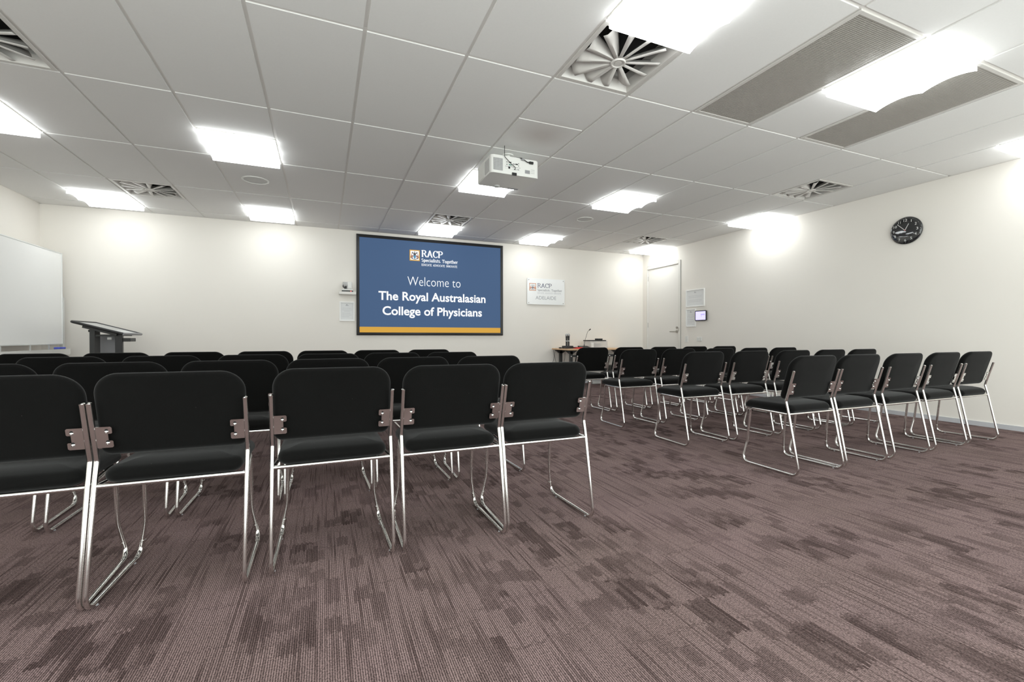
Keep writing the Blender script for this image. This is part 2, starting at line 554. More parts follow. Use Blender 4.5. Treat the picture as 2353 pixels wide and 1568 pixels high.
for c, x0, x1 in xs:
    for r, y0, y1 in ys:
        lo, hi = half_used.get((c, float(r))), half_used.get((c, r + 0.5))
        ym = gy(r + 0.5)
        split = lo != hi or (lo == 'light') or (c, r) == EXTRA[0][:2] or (c, r) == (3, 1)
        if lo == 'grille' and hi == 'grille': continue
        if not split and lo is None:
            tile(x0, x1, y0, y1); continue
        if ym >= YF or ym <= YB:
            if lo is None: tile(x0, x1, y0, y1)
            continue
        if lo is None: tile(x0, x1, y0, ym)
        if hi is None: tile(x0, x1, ym, y1)
        box(tb, x0, x1, ym - TW, ym + TW, H + TD, H + TD + 0.002)
ceil = tag(link('ceiling', bm, 'tile'), kind='structure')
for c, x0, x1 in xs[1:]:
    box(tb, x0 - TW, x0 + TW, YB, YF, H + TD + 0.0005, H + TD + 0.0025)
for r, y0, y1 in ys[1:]:
    box(tb, XL, XR, y0 - TW, y0 + TW, H + TD, H + TD + 0.002)
tag(link('trim_1', tb, 'tee'), kind='structure')
bm = NB()   # perimeter wall angle
box(bm, XL, XL + 0.022, YB, YF, H + 0.001, H + 0.003); box(bm, XR - 0.022, XR, YB, YF, H + 0.001, H + 0.003)
box(bm, XL, XR, YF - 0.022, YF, H + 0.001, H + 0.003); box(bm, XL, XR, YB, YB + 0.022, H + 0.001, H + 0.003)
tag(link('trim_2', bm, 'tee'), kind='structure')
bm = NB(); box(bm, XL - .2, XR + .2, YB - .2, YF + .2, H + 0.30, H + 0.34)
tag(link('trim_3', bm, 'void'), kind='structure')

# ------------------------------------------------------------------ floor, walls, skirting, door
bm = NB(); box(bm, XL - .15, XR + .15, YB - .15, YF + .15, -0.05, 0.0)
tag(link('floor', bm, 'carpet'), kind='structure')
WT = H + 0.30
bm = NB(); box(bm, XL - .15, XL, YB - .15, YF + .15, 0, WT)
tag(link('wall_left', bm, 'wall'), kind='structure')
bm = NB(); box(bm, XL - .1, XR + .1, YF, YF + .15, 0, WT)
tag(link('wall_far', bm, 'wall'), kind='structure')
# unseen back wall, its windows added so daylight lifts the ceiling
bm = NB(); box(bm, XL - .1, XR + .1, YB - .12, YB, 0, 0.10); box(bm, XL - .1, XR + .1, YB - .12, YB, H - 0.05, WT)
for k in range(6):
    x = XL + (XR - XL) * k / 5
    box(bm, x - .04, x + .04, YB - .12, YB, 0.10, H - 0.05)
tag(link('wall_back', bm, 'wall'), kind='structure')
for k in range(5):
    x0, x1 = XL + (XR - XL) * k / 5 + .04, XL + (XR - XL) * (k + 1) / 5 - .04
    bm = NB()
    for (a, b_, c_, d) in ((x0, x1, .10, .14), (x0, x1, H - .09, H - .05), (x0, x0 + .04, .14, H - .09), (x1 - .04, x1, .14, H - .09)):
        box(bm, a, b_, YB - .08, YB - .04, c_, d)
    wn_ = tag(link('window_%d' % (k + 1), bm, 'alu'), kind='structure')
    bm = NB(); box(bm, x0 + .04, x1 - .04, YB - .063, YB - .057, .14, H - .09)
    link('glass_pane', bm, 'glass', wn_)
    pl = bpy.data.lights.new('window_portal', 'AREA'); pl.shape = 'RECTANGLE'; pl.size = x1 - x0; pl.size_y = H - .15
    pl.cycles.is_portal = True
    po = bpy.data.objects.new('window_portal', pl); COL.objects.link(po)
    po.location = ((x0 + x1) / 2, YB - .10, H / 2 + .02); po.rotation_euler = (PI / 2, 0, 0)
DY0, DY1, DZ = 6.665, 7.63, 2.380     # door frame outer
bm = NB()
box(bm, XR, XR + .15, YB - .1, DY0, 0, WT); box(bm, XR, XR + .15, DY1, YF + .1, 0, WT); box(bm, XR, XR + .15, DY0, DY1, DZ, WT)
tag(link('wall_right', bm, 'wall'), kind='structure')
bm = NB()
box(bm, XR - 0.012, XR, YB, DY0, 0, 0.048); box(bm, XR - 0.012, XR, DY1, YF, 0, 0.048)
tag(link('baseboard_right', bm, 'skirt'), kind='structure')
bm = NB(); box(bm, XL, XR - 0.012, YF - 0.012, YF, 0, 0.048)
tag(link('baseboard_far', bm, 'skirt'), kind='structure')
bm = NB(); box(bm, XL, XL + 0.012, YB, YF - 0.012, 0, 0.048)
tag(link('baseboard_left', bm, 'skirt'), kind='structure')
bm = NB(); box(bm, XL + .012, XR - .012, YB, YB + 0.012, 0, 0.048)
tag(link('baseboard_back', bm, 'skirt'), kind='structure')

bm = NB()
leafx = XR + 0.012
box(bm, leafx, leafx + 0.04, DY0 + 0.058, DY1 - 0.022, 0.006, DZ - 0.062)
door = tag(link('door_1', bm, 'doorpaint'), kind='structure')
bm = NB()
box(bm, XR - 0.012, XR + 0.10, DY0, DY0 + 0.055, 0, DZ, 0.002, 1)
box(bm, XR - 0.012, XR + 0.10, DY1 - 0.022, DY1, 0, DZ, 0.002, 1)
box(bm, XR - 0.012, XR + 0.10, DY0 + 0.055, DY1 - 0.022, DZ - 0.060, DZ, 0.002, 1)
box(bm, leafx + 0.045, XR + 0.14, DY0 + 0.05, DY1 - 0.02, 0.0, DZ - 0.05)
link('door_frame', bm, 'framepaint', door)
bm = NB(); box(bm, XR - 0.006, XR, DY0 - 0.006, DY0 - 0.0005, 0, DZ + 0.004); box(bm, XR - 0.006, XR, DY0, DY1, DZ + 0.0005, DZ + 0.004)  # dark strips painted in for the shadow line along the door frame
link('frame_seal', bm, 'seal', door)
bm = NB()
hy, hz = 6.775, 1.028
cyl(bm, (leafx - 0.010, hy, hz), (leafx, hy, hz), 0.030, n=24)
tube(bm, fillet([(leafx - 0.005, hy, hz), (leafx - 0.055, hy, hz), (leafx - 0.055, hy + 0.135, hz)], 0.015), 0.0095, 12)
link('door_handle', bm, 'steel', door, smooth='auto')
bm = NB(); cyl(bm, (leafx - 0.014, hy, hz + 0.075), (leafx, hy, hz + 0.075), 0.022, n=24); cyl(bm, (leafx - 0.019, hy, hz + 0.075), (leafx - 0.01, hy, hz + 0.075), 0.010, n=16)
link('door_lock', bm, 'steel', door, smooth='auto')
bm = NB(); box(bm, XR - 0.0135, XR - 0.012, DY0 + 0.028, DY0 + 0.05, 1.03, 1.10)
link('strike_plate', bm, 'steel', door)
for z in (0.25, 1.12, 2.08):
    bm = NB(); cyl(bm, (leafx - 0.004, DY1 - 0.0225, z), (leafx - 0.004, DY1 - 0.0225, z + 0.1), 0.006, n=10)
    link('hinge', bm, 'steel', door, smooth='auto')

# ------------------------------------------------------------------ ceiling lights
ROWN = {0.0: 'in the row nearest the camera', 2.5: 'in the middle row', 4.5: 'in the row by the far wall'}
COLN = {-4: 'above the whiteboard side', -1: 'second from the left wall', 3: 'in the middle column', 6: 'second from the right wall', 10: 'along the right wall'}
LL = {(3, 0.0): 'square wavy glowing ceiling light beside the large swirl vent at the top edge',
      (6, 0.0): 'square wavy glowing ceiling light between the two perforated grilles',
      (10, 0.0): 'square glowing ceiling light cut by the right picture edge, above the clock wall',
      (-1, 0.0): 'square ceiling light overhead left, above the picture edge',
      (-4, 0.0): 'square ceiling light by the left wall, above the picture edge',
      (-4, 2.5): 'glowing ceiling light cut by the left picture edge',
      (-1, 2.5): 'glowing square ceiling light in front of the round ceiling speaker, left of the room',
      (3, 2.5): 'glowing ceiling light partly hidden by the white projector',
      (6, 2.5): 'glowing wavy ceiling light just before the far round speaker, right of the projector',
      (10, 2.5): 'glowing wavy ceiling light by the right wall, between the clock and the door',
      (-4, 4.5): 'glowing ceiling light in the far left corner beside a swirl vent',
      (-1, 4.5): 'glowing ceiling light by the far wall, left of the projection screen',
      (3, 4.5): 'glowing ceiling light directly in front of the projection screen with a vent before it',
      (6, 4.5): 'glowing ceiling light by the far wall above the white name sign',
      (10, 4.5): 'glowing ceiling light in the far right corner above the door'}


def wave(t):
    return -0.056 + 0.026 * (abs(math.sin(2 * PI * t)) ** 0.8)


def make_light():
    t = thing('ceiling_light', 'x', 'ceiling light', (0, 0, H), 0, 'square ceiling lights in the tile grid')
    bm = NB(); w_, l_ = 0.284, 0.282
    NSEG = 48
    prev = None
    top = 0.004
    colv = []
    for k in range(NSEG + 1):
        f = k / NSEG
        y = -l_ + 2 * l_ * f
        z = wave(f)
        colv.append([bm.verts.new((-w_, y, top)), bm.verts.new((-w_, y, z)), bm.verts.new((-w_ + .012, y, z - .002)), bm.verts.new((w_ - .012, y, z - .002)), bm.verts.new((w_, y, z)), bm.verts.new((w_, y, top))])
    for a, c in zip(colv[:-1], colv[1:]):
        for k in range(5):
            bm.faces.new((a[k], a[k + 1], c[k + 1], c[k]))
    bm.faces.new(colv[0][::-1]); bm.faces.new(colv[-1])
    o = link('diffuser', bm, 'opal', t, smooth='auto')
    bm = NB()
    for s in (-1, 1):
        box(bm, s * 0.2875 - 0.0035, s * 0.2875 + 0.0035, -0.288, 0.288, -0.003, 0.012)
        box(bm, -0.284, 0.284, s * 0.2865 - 0.0035, s * 0.2865 + 0.0035, -0.003, 0.012)
    link('lamp_frame', bm, 'white', t)
    bm = NB(); box(bm, -0.288, 0.288, -0.288, 0.288, 0.012, 0.10, 0.004, 1)
    link('lamp_housing', bm, 'white', t)
    return t


def copy_tree(o, parent=None):
    c = o.copy()
    COL.objects.link(c)
    c.parent = parent
    for ch in list(o.children):
        copy_tree(ch, c)
    return c


proto = make_light()
for i, (c, r) in enumerate(LIGHTS):
    o = proto if i == 0 else copy_tree(proto)
    o.location = (gx(c + 0.5), gy(r + 0.25), H)
    o['label'] = LL.get((c, r), 'square ceiling light %s, %s' % (ROWN[r], COLN[c]))

# ------------------------------------------------------------------ swirl vents
VL = {(3, 0.5): 'large swirl air vent beside the big wavy light near the top edge',
      (-3, 1.5): 'swirl air vent cut by the upper left picture edge',
      (-3, 4.0): 'swirl air vent beside the far left corner light',
      (3, 4.0): 'small-looking swirl air vent in front of the projection screen light',
      (9, 1.5): 'swirl air vent by the right wall, nearest the clock',
      (9, 4.0): 'swirl air vent in the far right corner above the door'}


def make_vent():
    t = thing('ceiling_vent', 'x', 'air vent', (0, 0, H), 0, 'square swirl air vents')
    bm = NB(); o_, i_ = 0.288, 0.262
    for s in (-1, 1):
        box(bm, min(s * i_, s * o_), max(s * i_, s * o_), -o_, o_, -0.003, 0.012, 0.0015, 1)
        box(bm, -i_, i_, min(s * i_, s * o_), max(s * i_, s * o_), -0.003, 0.012, 0.0015, 1)
    # sloping inner skirt
    q = 0.235
    for k in range(4):
        R = Matrix.Rotation(k * PI / 2, 4, 'Z')
        pts = [(-i_, -i_, 0.0), (i_, -i_, 0.0), (q, -q, 0.055), (-q, -q, 0.055), (-q, -q, 0.11), (q, -q, 0.11)]
        v = [bm.verts.new(R @ Vector(p)) for p in pts]
        bm.faces.new((v[0], v[1], v[2], v[3])); bm.faces.new((v[3], v[2], v[5], v[4]))
    link('vent_frame', bm, 'vent', t)
    bm = NB(); box(bm, -0.286, 0.286, -0.286, 0.286, 0.112, 0.20)
    link('plenum', bm, 'void', t)
    for k in range(12):
        a = 2 * PI * (k + 0.35) / 12
        dx, dy = math.cos(a), math.sin(a)
        R_ = min(0.252 / max(abs(dx), abs(dy)), 0.290)
        bm = NB()
        rs = [0.045 + (R_ - 0.045) * j / 6 for j in range(7)]
        g = []
        for rr in rs:
            wd = 0.010 + 0.003 * rr / 0.25
            sp = (rr / 0.25)
            ring_ = [(-wd, 0.003, 0), (-wd, -0.002, 0), (wd, -0.002, 0)]
            row_ = [(-wd, 0.0), (wd, 0.0), (wd + 0.020 * sp, 0.008 + 0.006 * sp), (wd + 0.042 * sp, 0.016 + 0.026 * sp), (wd + 0.050 * sp, 0.022 + 0.045 * sp)]
            g.append([bm.verts.new((rr * dx - s_ * dy, rr * dy + s_ * dx, z_)) for s_, z_ in row_])
        for A_, B_ in zip(g[:-1], g[1:]):
            for j in range(len(A_) - 1):
                bm.faces.new((A_[j], A_[j + 1], B_[j + 1], B_[j]))
        ob = link('vent_blade', bm, 'vent', t, smooth='auto')
        md = ob.modifiers.new('thick', 'SOLIDIFY'); md.thickness = 0.0012; md.offset = 0
    bm = NB(); lathe(bm, [(0, -0.006), (0.020, -0.006), (0.022, -0.004), (0.034, -0.005), (0.037, -0.009), (0.044, -0.009), (0.048, -0.004), (0.048, 0.01), (0, 0.01)], 36)
    link('vent_hub', bm, 'vent', t, smooth='auto')
    return t


proto = make_vent()
for i, (c, r) in enumerate(VENTS):
    o = proto if i == 0 else copy_tree(proto)
    o.location = (gx(c + 0.5), gy(r + 0.25), H)
    o['label'] = VL[(c, r)]

# ------------------------------------------------------------------ perforated return grilles
GLB = ['perforated return air grille, the one nearer the projector', 'perforated return air grille, the one nearer the clock wall']
for gi, (c, r) in enumerate(GRILLES):
    x0, x1, y0, y1 = gx(c) + 0.0115, gx(c + 1) - 0.0115, gy(r) + 0.0115, gy(r + 1) - 0.0115
    cx, cy = (x0 + x1) / 2, (y0 + y1) / 2
    t = thing('air_grille', GLB[gi], 'air grille', (cx, cy, H), 0, 'perforated grilles either side of a light')
    hw, hl = (x1 - x0) / 2, (y1 - y0) / 2
    bm = NB(); b_ = 0.024
    for s in (-1, 1):
        box(bm, min(s * hw, s * (hw - b_)), max(s * hw, s * (hw - b_)), -hl, hl, -0.003, 0.008, 0.001, 1)
        box(bm, -hw + b_, hw - b_, min(s * hl, s * (hl - b_)), max(s * hl, s * (hl - b_)), -0.003, 0.008, 0.001, 1)
    link('grille_frame', bm, 'vent', t)
    bm = NB(); nx, ny = 50, 104
    for k in range(nx):
        x = -hw + b_ + (2 * (hw - b_)) * (k + 0.5) / nx
        box(bm, x - 0.0017, x + 0.0017, -hl + b_, hl - b_, 0.000, 0.004)
    for k in range(ny):
        y = -hl + b_ + (2 * (hl - b_)) * (k + 0.5) / ny
        box(bm, -hw + b_, hw - b_, y - 0.0021, y + 0.0021, 0.0003, 0.0043)
    link('perforated_panel', bm, 'grille', t)
    bm = NB(); box(bm, -hw, hw, -hl, hl, 0.03, 0.10)
    link('plenum', bm, 'void', t)

# ------------------------------------------------------------------ ceiling speakers
for (x, y, r_, lb) in ((-0.69, 5.70, 0.135, 'round white ceiling speaker left of the projector'), (3.54, 5.72, 0.125, 'round white ceiling speaker right of the projector')):
    t = thing('ceiling_speaker', lb, 'ceiling speaker', (x, y, H), 0, 'round ceiling speakers')
    bm = NB(); lathe(bm, [(r_, 0.0), (r_, -0.004), (r_ - 0.005, -0.007), (r_ - 0.016, -0.006), (r_ - 0.020, -0.001), (r_ - 0.020, 0.0)], 48)
    link('speaker_rim', bm, 'white', t, smooth='auto')
    bm = NB(); lathe(bm, [(r_ - 0.020, -0.001), (r_ * 0.5, -0.003), (0, -0.0035)], 48)
    link('speaker_mesh', bm, 'lightgrey', t, smooth='auto')

# ------------------------------------------------------------------ projector
PX0, PX1, PY0, PY1, PZ0, PZ1 = 1.385, 1.862, 3.815, 4.19, 2.398, 2.560
pc = ((PX0 + PX1) / 2, (PY0 + PY1) / 2)
t = thing('projector', 'white ceiling projector hanging before the middle light, back panel and cables facing us', 'projector', (pc[0], pc[1], PZ0))
hx, hy_ = (PX1 - PX0) / 2, (PY1 - PY0) / 2
hh = PZ1 - PZ0
bm = NB(); extr(bm, rrect(2 * hx, 2 * hy_, (0.03, 0.03, 0.02, 0.02), 5), hh)
bmesh.ops.bevel(bm, geom=[e for e in bm.edges if abs(e.verts[0].co.z - e.verts[1].co.z) < 1e-5], offset=0.0025, segments=2, affect='EDGES')
link('projector_body', bm, 'white', t, smooth='auto')
bm = NB(); box(bm, -hx + 0.025, -hx + 0.115, -hy_ - 0.002, -hy_, 0.025, 0.135, 0.001, 1)
gp = link('exhaust_panel', bm, 'grey', t)
bm = NB()
for k in range(9):
    z = 0.030 + k * 0.012
    box(bm, -hx + 0.027, -hx + 0.113, -hy_ - 0.005, -hy_ - 0.002, z, z + 0.005)
for k in range(4):
    x = -hx + 0.027 + k * 0.0285
    box(bm, x, x + 0.0015, -hy_ - 0.0048, -hy_ - 0.002, 0.028, 0.133)
link('louvre', bm, 'lightgrey', gp)
bm = NB(); box(bm, -hx - 0.004, -hx, -0.155, -0.03, 0.02, 0.135, 0.001, 1)
link('side_intake', bm, 'lightgrey', t)
bm = NB(); box(bm, -hx - 0.005, -hx, -0.02, hy_ - 0.02, 0.006, 0.15, 0.002, 1)
link('side_cover', bm, 'white', t)
bm = NB(); box(bm, -hx + 0.14, -hx + 0.285, -hy_ - 0.003, -hy_, 0.045, 0.13, 0.001, 1)
pp = link('port_panel', bm, 'white', t)
for (x, z, w_, h_, mm) in ((0.150, 0.104, .008, .008, 'black'), (0.150, 0.082, .008, .008, 'black'), (0.172, 0.104, .026, .009, 'black'), (0.172, 0.080, .028, .011, 'greencon'), (0.212, 0.092, .022, .010, 'grey'),
                           (0.238, 0.094, .024, .010, 'black'), (0.266, 0.104, .007, .007, 'black'), (0.266, 0.084, .007, .007, 'black'), (0.168, 0.050, .018, .018, 'black'), (0.232, 0.046, .016, .006, 'grey'), (0.256, 0.048, .018, .008, 'grey')):
    bm = NB(); box(bm, -hx + x, -hx + x + w_, -hy_ - 0.006, -hy_ - 0.003, z, z + h_, 0.001, 1)
    link('port', bm, mm, pp)
bm = NB(); box(bm, -hx + 0.138, -hx + 0.287, -hy_ - 0.0045, -hy_ - 0.003, 0.068, 0.071)
link('port_divider', bm, 'grey', pp)
bm = NB(); box(bm, -hx + 0.335, -hx + 0.385, -hy_ - 0.002, -hy_, 0.030, 0.062, 0.001, 1)
link('status_display', bm, 'grey', t)
for i_ in range(3):
    for j_ in range(3):
        bm = NB(); cyl(bm, (-hx + 0.400 + i_ * 0.013, -hy_ - 0.002, 0.04 + j_ * 0.015), (-hx + 0.400 + i_ * 0.013, -hy_, 0.04 + j_ * 0.015), 0.0042, n=12)
        link('button', bm, 'lightgrey', t)
bm = NB(); box(bm, -hx + 0.205, -hx + 0.250, -hy_ - 0.009, -hy_, -0.006, 0.020, 0.002, 1)
link('cover_latch', bm, 'black', t)
bm = NB(); lathe(bm, [(0, -0.012), (0.024, -0.012), (0.030, -0.005), (0.030, 0.004)], 24, Matrix.Translation((-0.055, hy_ - 0.04, 0)))
link('levelling_foot', bm, 'lightgrey', t, smooth='auto')
bm = NB(); box(bm, hx - 0.17, hx - 0.06, hy_ - 0.035, hy_ - 0.004, -0.003, 0.002, 0.001, 1)
link('front_vent', bm, 'grey', t)
bm = NB(); cyl(bm, (-0.055, hy_ - 0.01, 0.085), (-0.055, hy_ + 0.03, 0.085), 0.045, n=32); cyl(bm, (-0.055, hy_ + 0.02, 0.085), (-0.055, hy_ + 0.034, 0.085), 0.036, n=32)
link('lens', bm, 'black', t, smooth='auto')
bm = NB()
box(bm, -0.10, 0.10, -0.08, 0.08, hh, hh + 0.006); cyl(bm, (0, 0, hh), (0, 0, H + 0.002 - PZ0), 0.022, n=20); cyl(bm, (0, 0, H - PZ0 - 0.008), (0, 0, H - PZ0 + 0.001), 0.055, n=24)
link('ceiling_mount', bm, 'white', t, smooth='auto')
bm = NB(); tube(bm, fillet([(-hx + 0.130, -hy_ - 0.006, H - PZ0 + 0.004), (-hx + 0.130, -hy_ - 0.010, 0.150), (-hx + 0.185, -hy_ - 0.022, 0.092), (-hx + 0.238, -hy_ - 0.020, 0.058), (-hx + 0.224, -hy_ - 0.006, 0.045)], 0.012), 0.0028, 8)
link('video_cable', bm, 'cable', t, smooth='auto')
bm = NB(); tube(bm, fillet([(-hx + 0.262, -hy_ + 0.03, 0.172), (-hx + 0.30, -hy_ - 0.012, 0.160), (-hx + 0.352, -hy_ - 0.016, 0.130), (-hx + 0.395, -hy_ - 0.01, 0.132)], 0.012), 0.0042, 8)
box(bm, -hx + 0.375, -hx + 0.415, -hy_ - 0.018, -hy_ - 0.002, 0.120, 0.142, 0.002, 1)
link('power_cable', bm, 'cable', t, smooth='auto')
bm = NB(); box(bm, -hx + 0.295, -hx + 0.320, -hy_ - 0.02, -hy_ - 0.006, 0.140, 0.158, 0.003, 1)
link('cable_ferrite', bm, 'grey', t)


# ------------------------------------------------------------------ lettering
def text_bm(bm, s, x0, x1, z0, z1, bold=0.0, depth=0.0008, italic=0):
    """built-in sans lettering, fitted so that the capital height is z1-z0 and the line spans x0..x1 (x right, z up, y=0 facing -y)."""
    cu = bpy.data.curves.new('lettering', 'FONT')
    cu.body = s; cu.size = 1.0; cu.offset = bold; cu.extrude = 0.0
    cu.resolution_u = 4
    ob = bpy.data.objects.new('lettering', cu)
    COL.objects.link(ob)
    cap = bpy.data.curves.new('capital', 'FONT'); cap.body = 'H'; cap.offset = bold
    co = bpy.data.objects.new('capital', cap); COL.objects.link(co)
    dg = bpy.context.evaluated_depsgraph_get()
    me = ob.evaluated_get(dg).to_mesh()
    mc = co.evaluated_get(dg).to_mesh()
    ch = max(v.co.y for v in mc.vertices) - min(v.co.y for v in mc.vertices)
    xa, xb = min(v.co.x for v in me.vertices), max(v.co.x for v in me.vertices)
    sx_, sz_ = (x1 - x0) / (xb - xa), (z1 - z0) / ch
    vs = [bm.verts.new((x0 + (v.co.x - xa) * sx_, 0, z0 + v.co.y * sz_)) for v in me.vertices]
    for p in me.polygons:
        try: bm.faces.new([vs[i] for i in p.vertices])
        except ValueError: pass
    bpy.data.objects.remove(ob); bpy.data.objects.remove(co)
    bpy.data.curves.remove(cu); bpy.data.curves.remove(cap)
    return bm


def arc(cx, cy, rx, ry, a0, a1, n=12):
    return [(cx + rx * math.cos(math.radians(a0 + (a1 - a0) * k / n)), cy + ry * math.sin(math.radians(a0 + (a1 - a0) * k / n))) for k in range(n + 1)]


# stroke glyphs of a serifed hand: (advance, [polylines], [serif centres])
XH = 0.68
G = {}
G['R'] = (0.80, [[(.14, 0), (.14, 1)], [(.14, 1)] + arc(.38, .76, .22, .24, 90, -90) + [(.14, .52)], [(.40, .52), (.70, 0)]], [(.14, 0), (.10, 1), (.70, 0)])
G['A'] = (0.82, [[(.10, 0), (.40, 1)], [(.40, 1), (.71, 0)], [(.20, .34), (.61, .34)]], [(.10, 0), (.71, 0)])
G['C'] = (0.78, [arc(.44, .5, .34, .5, 45, 315, 20), [(.68, .98), (.68, .74)]], [])
G['P'] = (0.74, [[(.14, 0), (.14, 1)], [(.14, 1)] + arc(.38, .74, .24, .26, 90, -90) + [(.14, .48)]], [(.14, 0), (.10, 1)])
G['S'] = (0.62, [arc(.30, .755, .20, .235, 40, 270, 14) + arc(.30, .26, .21, .26, 90, -140, 14)[1:]], [])
G['T'] = (0.74, [[(.36, 0), (.36, 1)], [(.04, 1), (.68, 1)], [(.05, 1), (.05, .84)], [(.67, 1), (.67, .84)]], [(.36, 0)])
G['E'] = (0.68, [[(.14, 0), (.14, 1)], [(.08, 1), (.56, 1), (.56, .84)], [(.14, .52), (.44, .52)], [(.08, 0), (.58, 0), (.58, .18)]], [(.10, 0), (.10, 1)])
G['D'] = (0.80, [[(.14, 0), (.14, 1)], [(.08, 1)] + arc(.32, .5, .36, .5, 90, -90, 14) + [(.08, 0)]], [])
G['U'] = (0.78, [[(.15, 1), (.15, .3)] + arc(.38, .30, .23, .30, 180, 360, 12) + [(.61, 1)]], [(.15, 1), (.61, 1)])
G['V'] = (0.78, [[(.08, 1), (.38, 0)], [(.38, 0), (.68, 1)]], [(.08, 1), (.68, 1)])
G['O'] = (0.84, [arc(.42, .5, .33, .5, 0, 360, 24)], [])
G['I'] = (0.38, [[(.18, 0), (.18, 1)]], [(.18, 0), (.18, 1)])
G['N'] = (0.84, [[(.15, 0), (.15, 1)], [(.15, 1), (.66, 0)], [(.66, 0), (.66, 1)]], [(.15, 0), (.12, 1), (.66, 1)])
G['p'] = (0.62, [[(.13, -.28), (.13, XH)], arc(.32, XH / 2, .19, XH / 2, 150, -150, 16)], [(.13, -.28), (.09, XH)])
G['e'] = (0.56, [[(.09, .38), (.47, .38)] + arc(.28, XH / 2, .20, XH / 2, 10, 320, 16)], [])
G['c'] = (0.52, [arc(.29, XH / 2, .20, XH / 2, 50, 310, 14)], [])
G['i'] = (0.32, [[(.15, 0), (.15, XH)], [(.14, .90), (.16, .96)]], [(.15, 0), (.10, XH)])
G['a'] = (0.58, [arc(.26, XH - .17, .17, .17, 160, 0, 8) + [(.43, 0)], arc(.26, .19, .18, .19, 60, 330, 12)], [(.47, 0)])
G['l'] = (0.32, [[(.15, 0), (.15, 1.05)]], [(.15, 0), (.11, 1.05)])
G['s'] = (0.48, [arc(.23, XH * .75, .15, XH * .25, 40, 270, 10) + arc(.23, XH * .26, .16, XH * .26, 90, -140, 10)[1:]], [])
G['t'] = (0.42, [[(.17, .88), (.17, .12)] + arc(.27, .12, .10, .12, 180, 300, 6), [(.04, XH), (.36, XH)]], [])
G['o'] = (0.60, [arc(.29, XH / 2, .21, XH / 2, 0, 360, 20)], [])
G['g'] = (0.58, [arc(.26, XH * .66, .17, XH * .32, 0, 360, 16), [(.36, XH - .02), (.52, XH)], [(.16, .22), (.14, .10), (.40, .06)] + arc(.27, -.12, .20, .16, 40, -200, 12)], [])
G['h'] = (0.66, [[(.14, 0), (.14, 1.05)], arc(.33, XH - .22, .19, .22, 170, 0, 10) + [(.52, 0)]], [(.14, 0), (.10, 1.05), (.52, 0)])
G['r'] = (0.46, [[(.14, 0), (.14, XH)], arc(.32, XH - .20, .18, .20, 170, 60, 6)], [(.14, 0), (.10, XH)])
G['.'] = (0.26, [[(.11, .03), (.13, .07)]], [])
G[' '] = (0.30, [], [])


def serif_bm(bm, s, x0, x1, z0, z1, tx=0.16, tz=0.085, gap=0.02):
    adv = 0
    items = []
    for ch in s:
        a, pl, sf = G[ch]
        items.append((adv, pl, sf)); adv += a + gap
    sx_, sz_ = (x1 - x0) / adv, (z1 - z0)
    off = 0.0
    n = 8
    for ax, pl, sf in items:
        segs = [(p[i], p[i + 1]) for p in pl for i in range(len(p) - 1)]
        segs += [((q[0] - .09, q[1] + (.03 if q[1] < .3 else -.03)), (q[0] + .09, q[1] + (.03 if q[1] < .3 else -.03))) for q in sf]
        for si, (p, q) in enumerate(segs):
            srf = si >= len(segs) - len(sf)
            px_, pz_ = (tx / 2 * (0.5 if srf else 1), tz / 2 * (0.8 if srf else 1))
            pts = []
            for c_ in (p, q):
                for k in range(n):
                    pts.append((c_[0] + px_ * math.cos(2 * PI * k / n), c_[1] + pz_ * math.sin(2 * PI * k / n)))
            pts = sorted(set((round(a_, 6), round(b_, 6)) for a_, b_ in pts))
            lo_, up_ = [], []
            for p_ in pts:
                while len(lo_) > 1 and (lo_[-1][0] - lo_[-2][0]) * (p_[1] - lo_[-2][1]) - (lo_[-1][1] - lo_[-2][1]) * (p_[0] - lo_[-2][0]) <= 0: lo_.pop()
                lo_.append(p_)
            for p_ in reversed(pts):
                while len(up_) > 1 and (up_[-1][0] - up_[-2][0]) * (p_[1] - up_[-2][1]) - (up_[-1][1] - up_[-2][1]) * (p_[0] - up_[-2][0]) <= 0: up_.pop()
                up_.append(p_)
            hull = lo_[:-1] + up_[:-1]
            off += 2e-7
            bm.faces.new([bm.verts.new((x0 + (ax + a_) * sx_, off, z0 + b_ * sz_)) for a_, b_ in hull])
    return bm


def flatbox(bm, x0, x1, z0, z1, y0=0.0, y1=0.0008):
    box(bm, x0, x1, min(y0, y1), max(y0, y1), z0, z1)
    return bm


def ell(bm, cx, cz, rx, rz, y=0.0, n=14, rot=0.0):
    vs = []
    for k in range(n):
        a = 2 * PI * k / n
        u, v = rx * math.cos(a), rz * math.sin(a)
        vs.append(bm.verts.new((cx + u * math.cos(rot) - v * math.sin(rot), y, cz + u * math.sin(rot) + v * math.cos(rot))))
    bm.faces.new(vs)


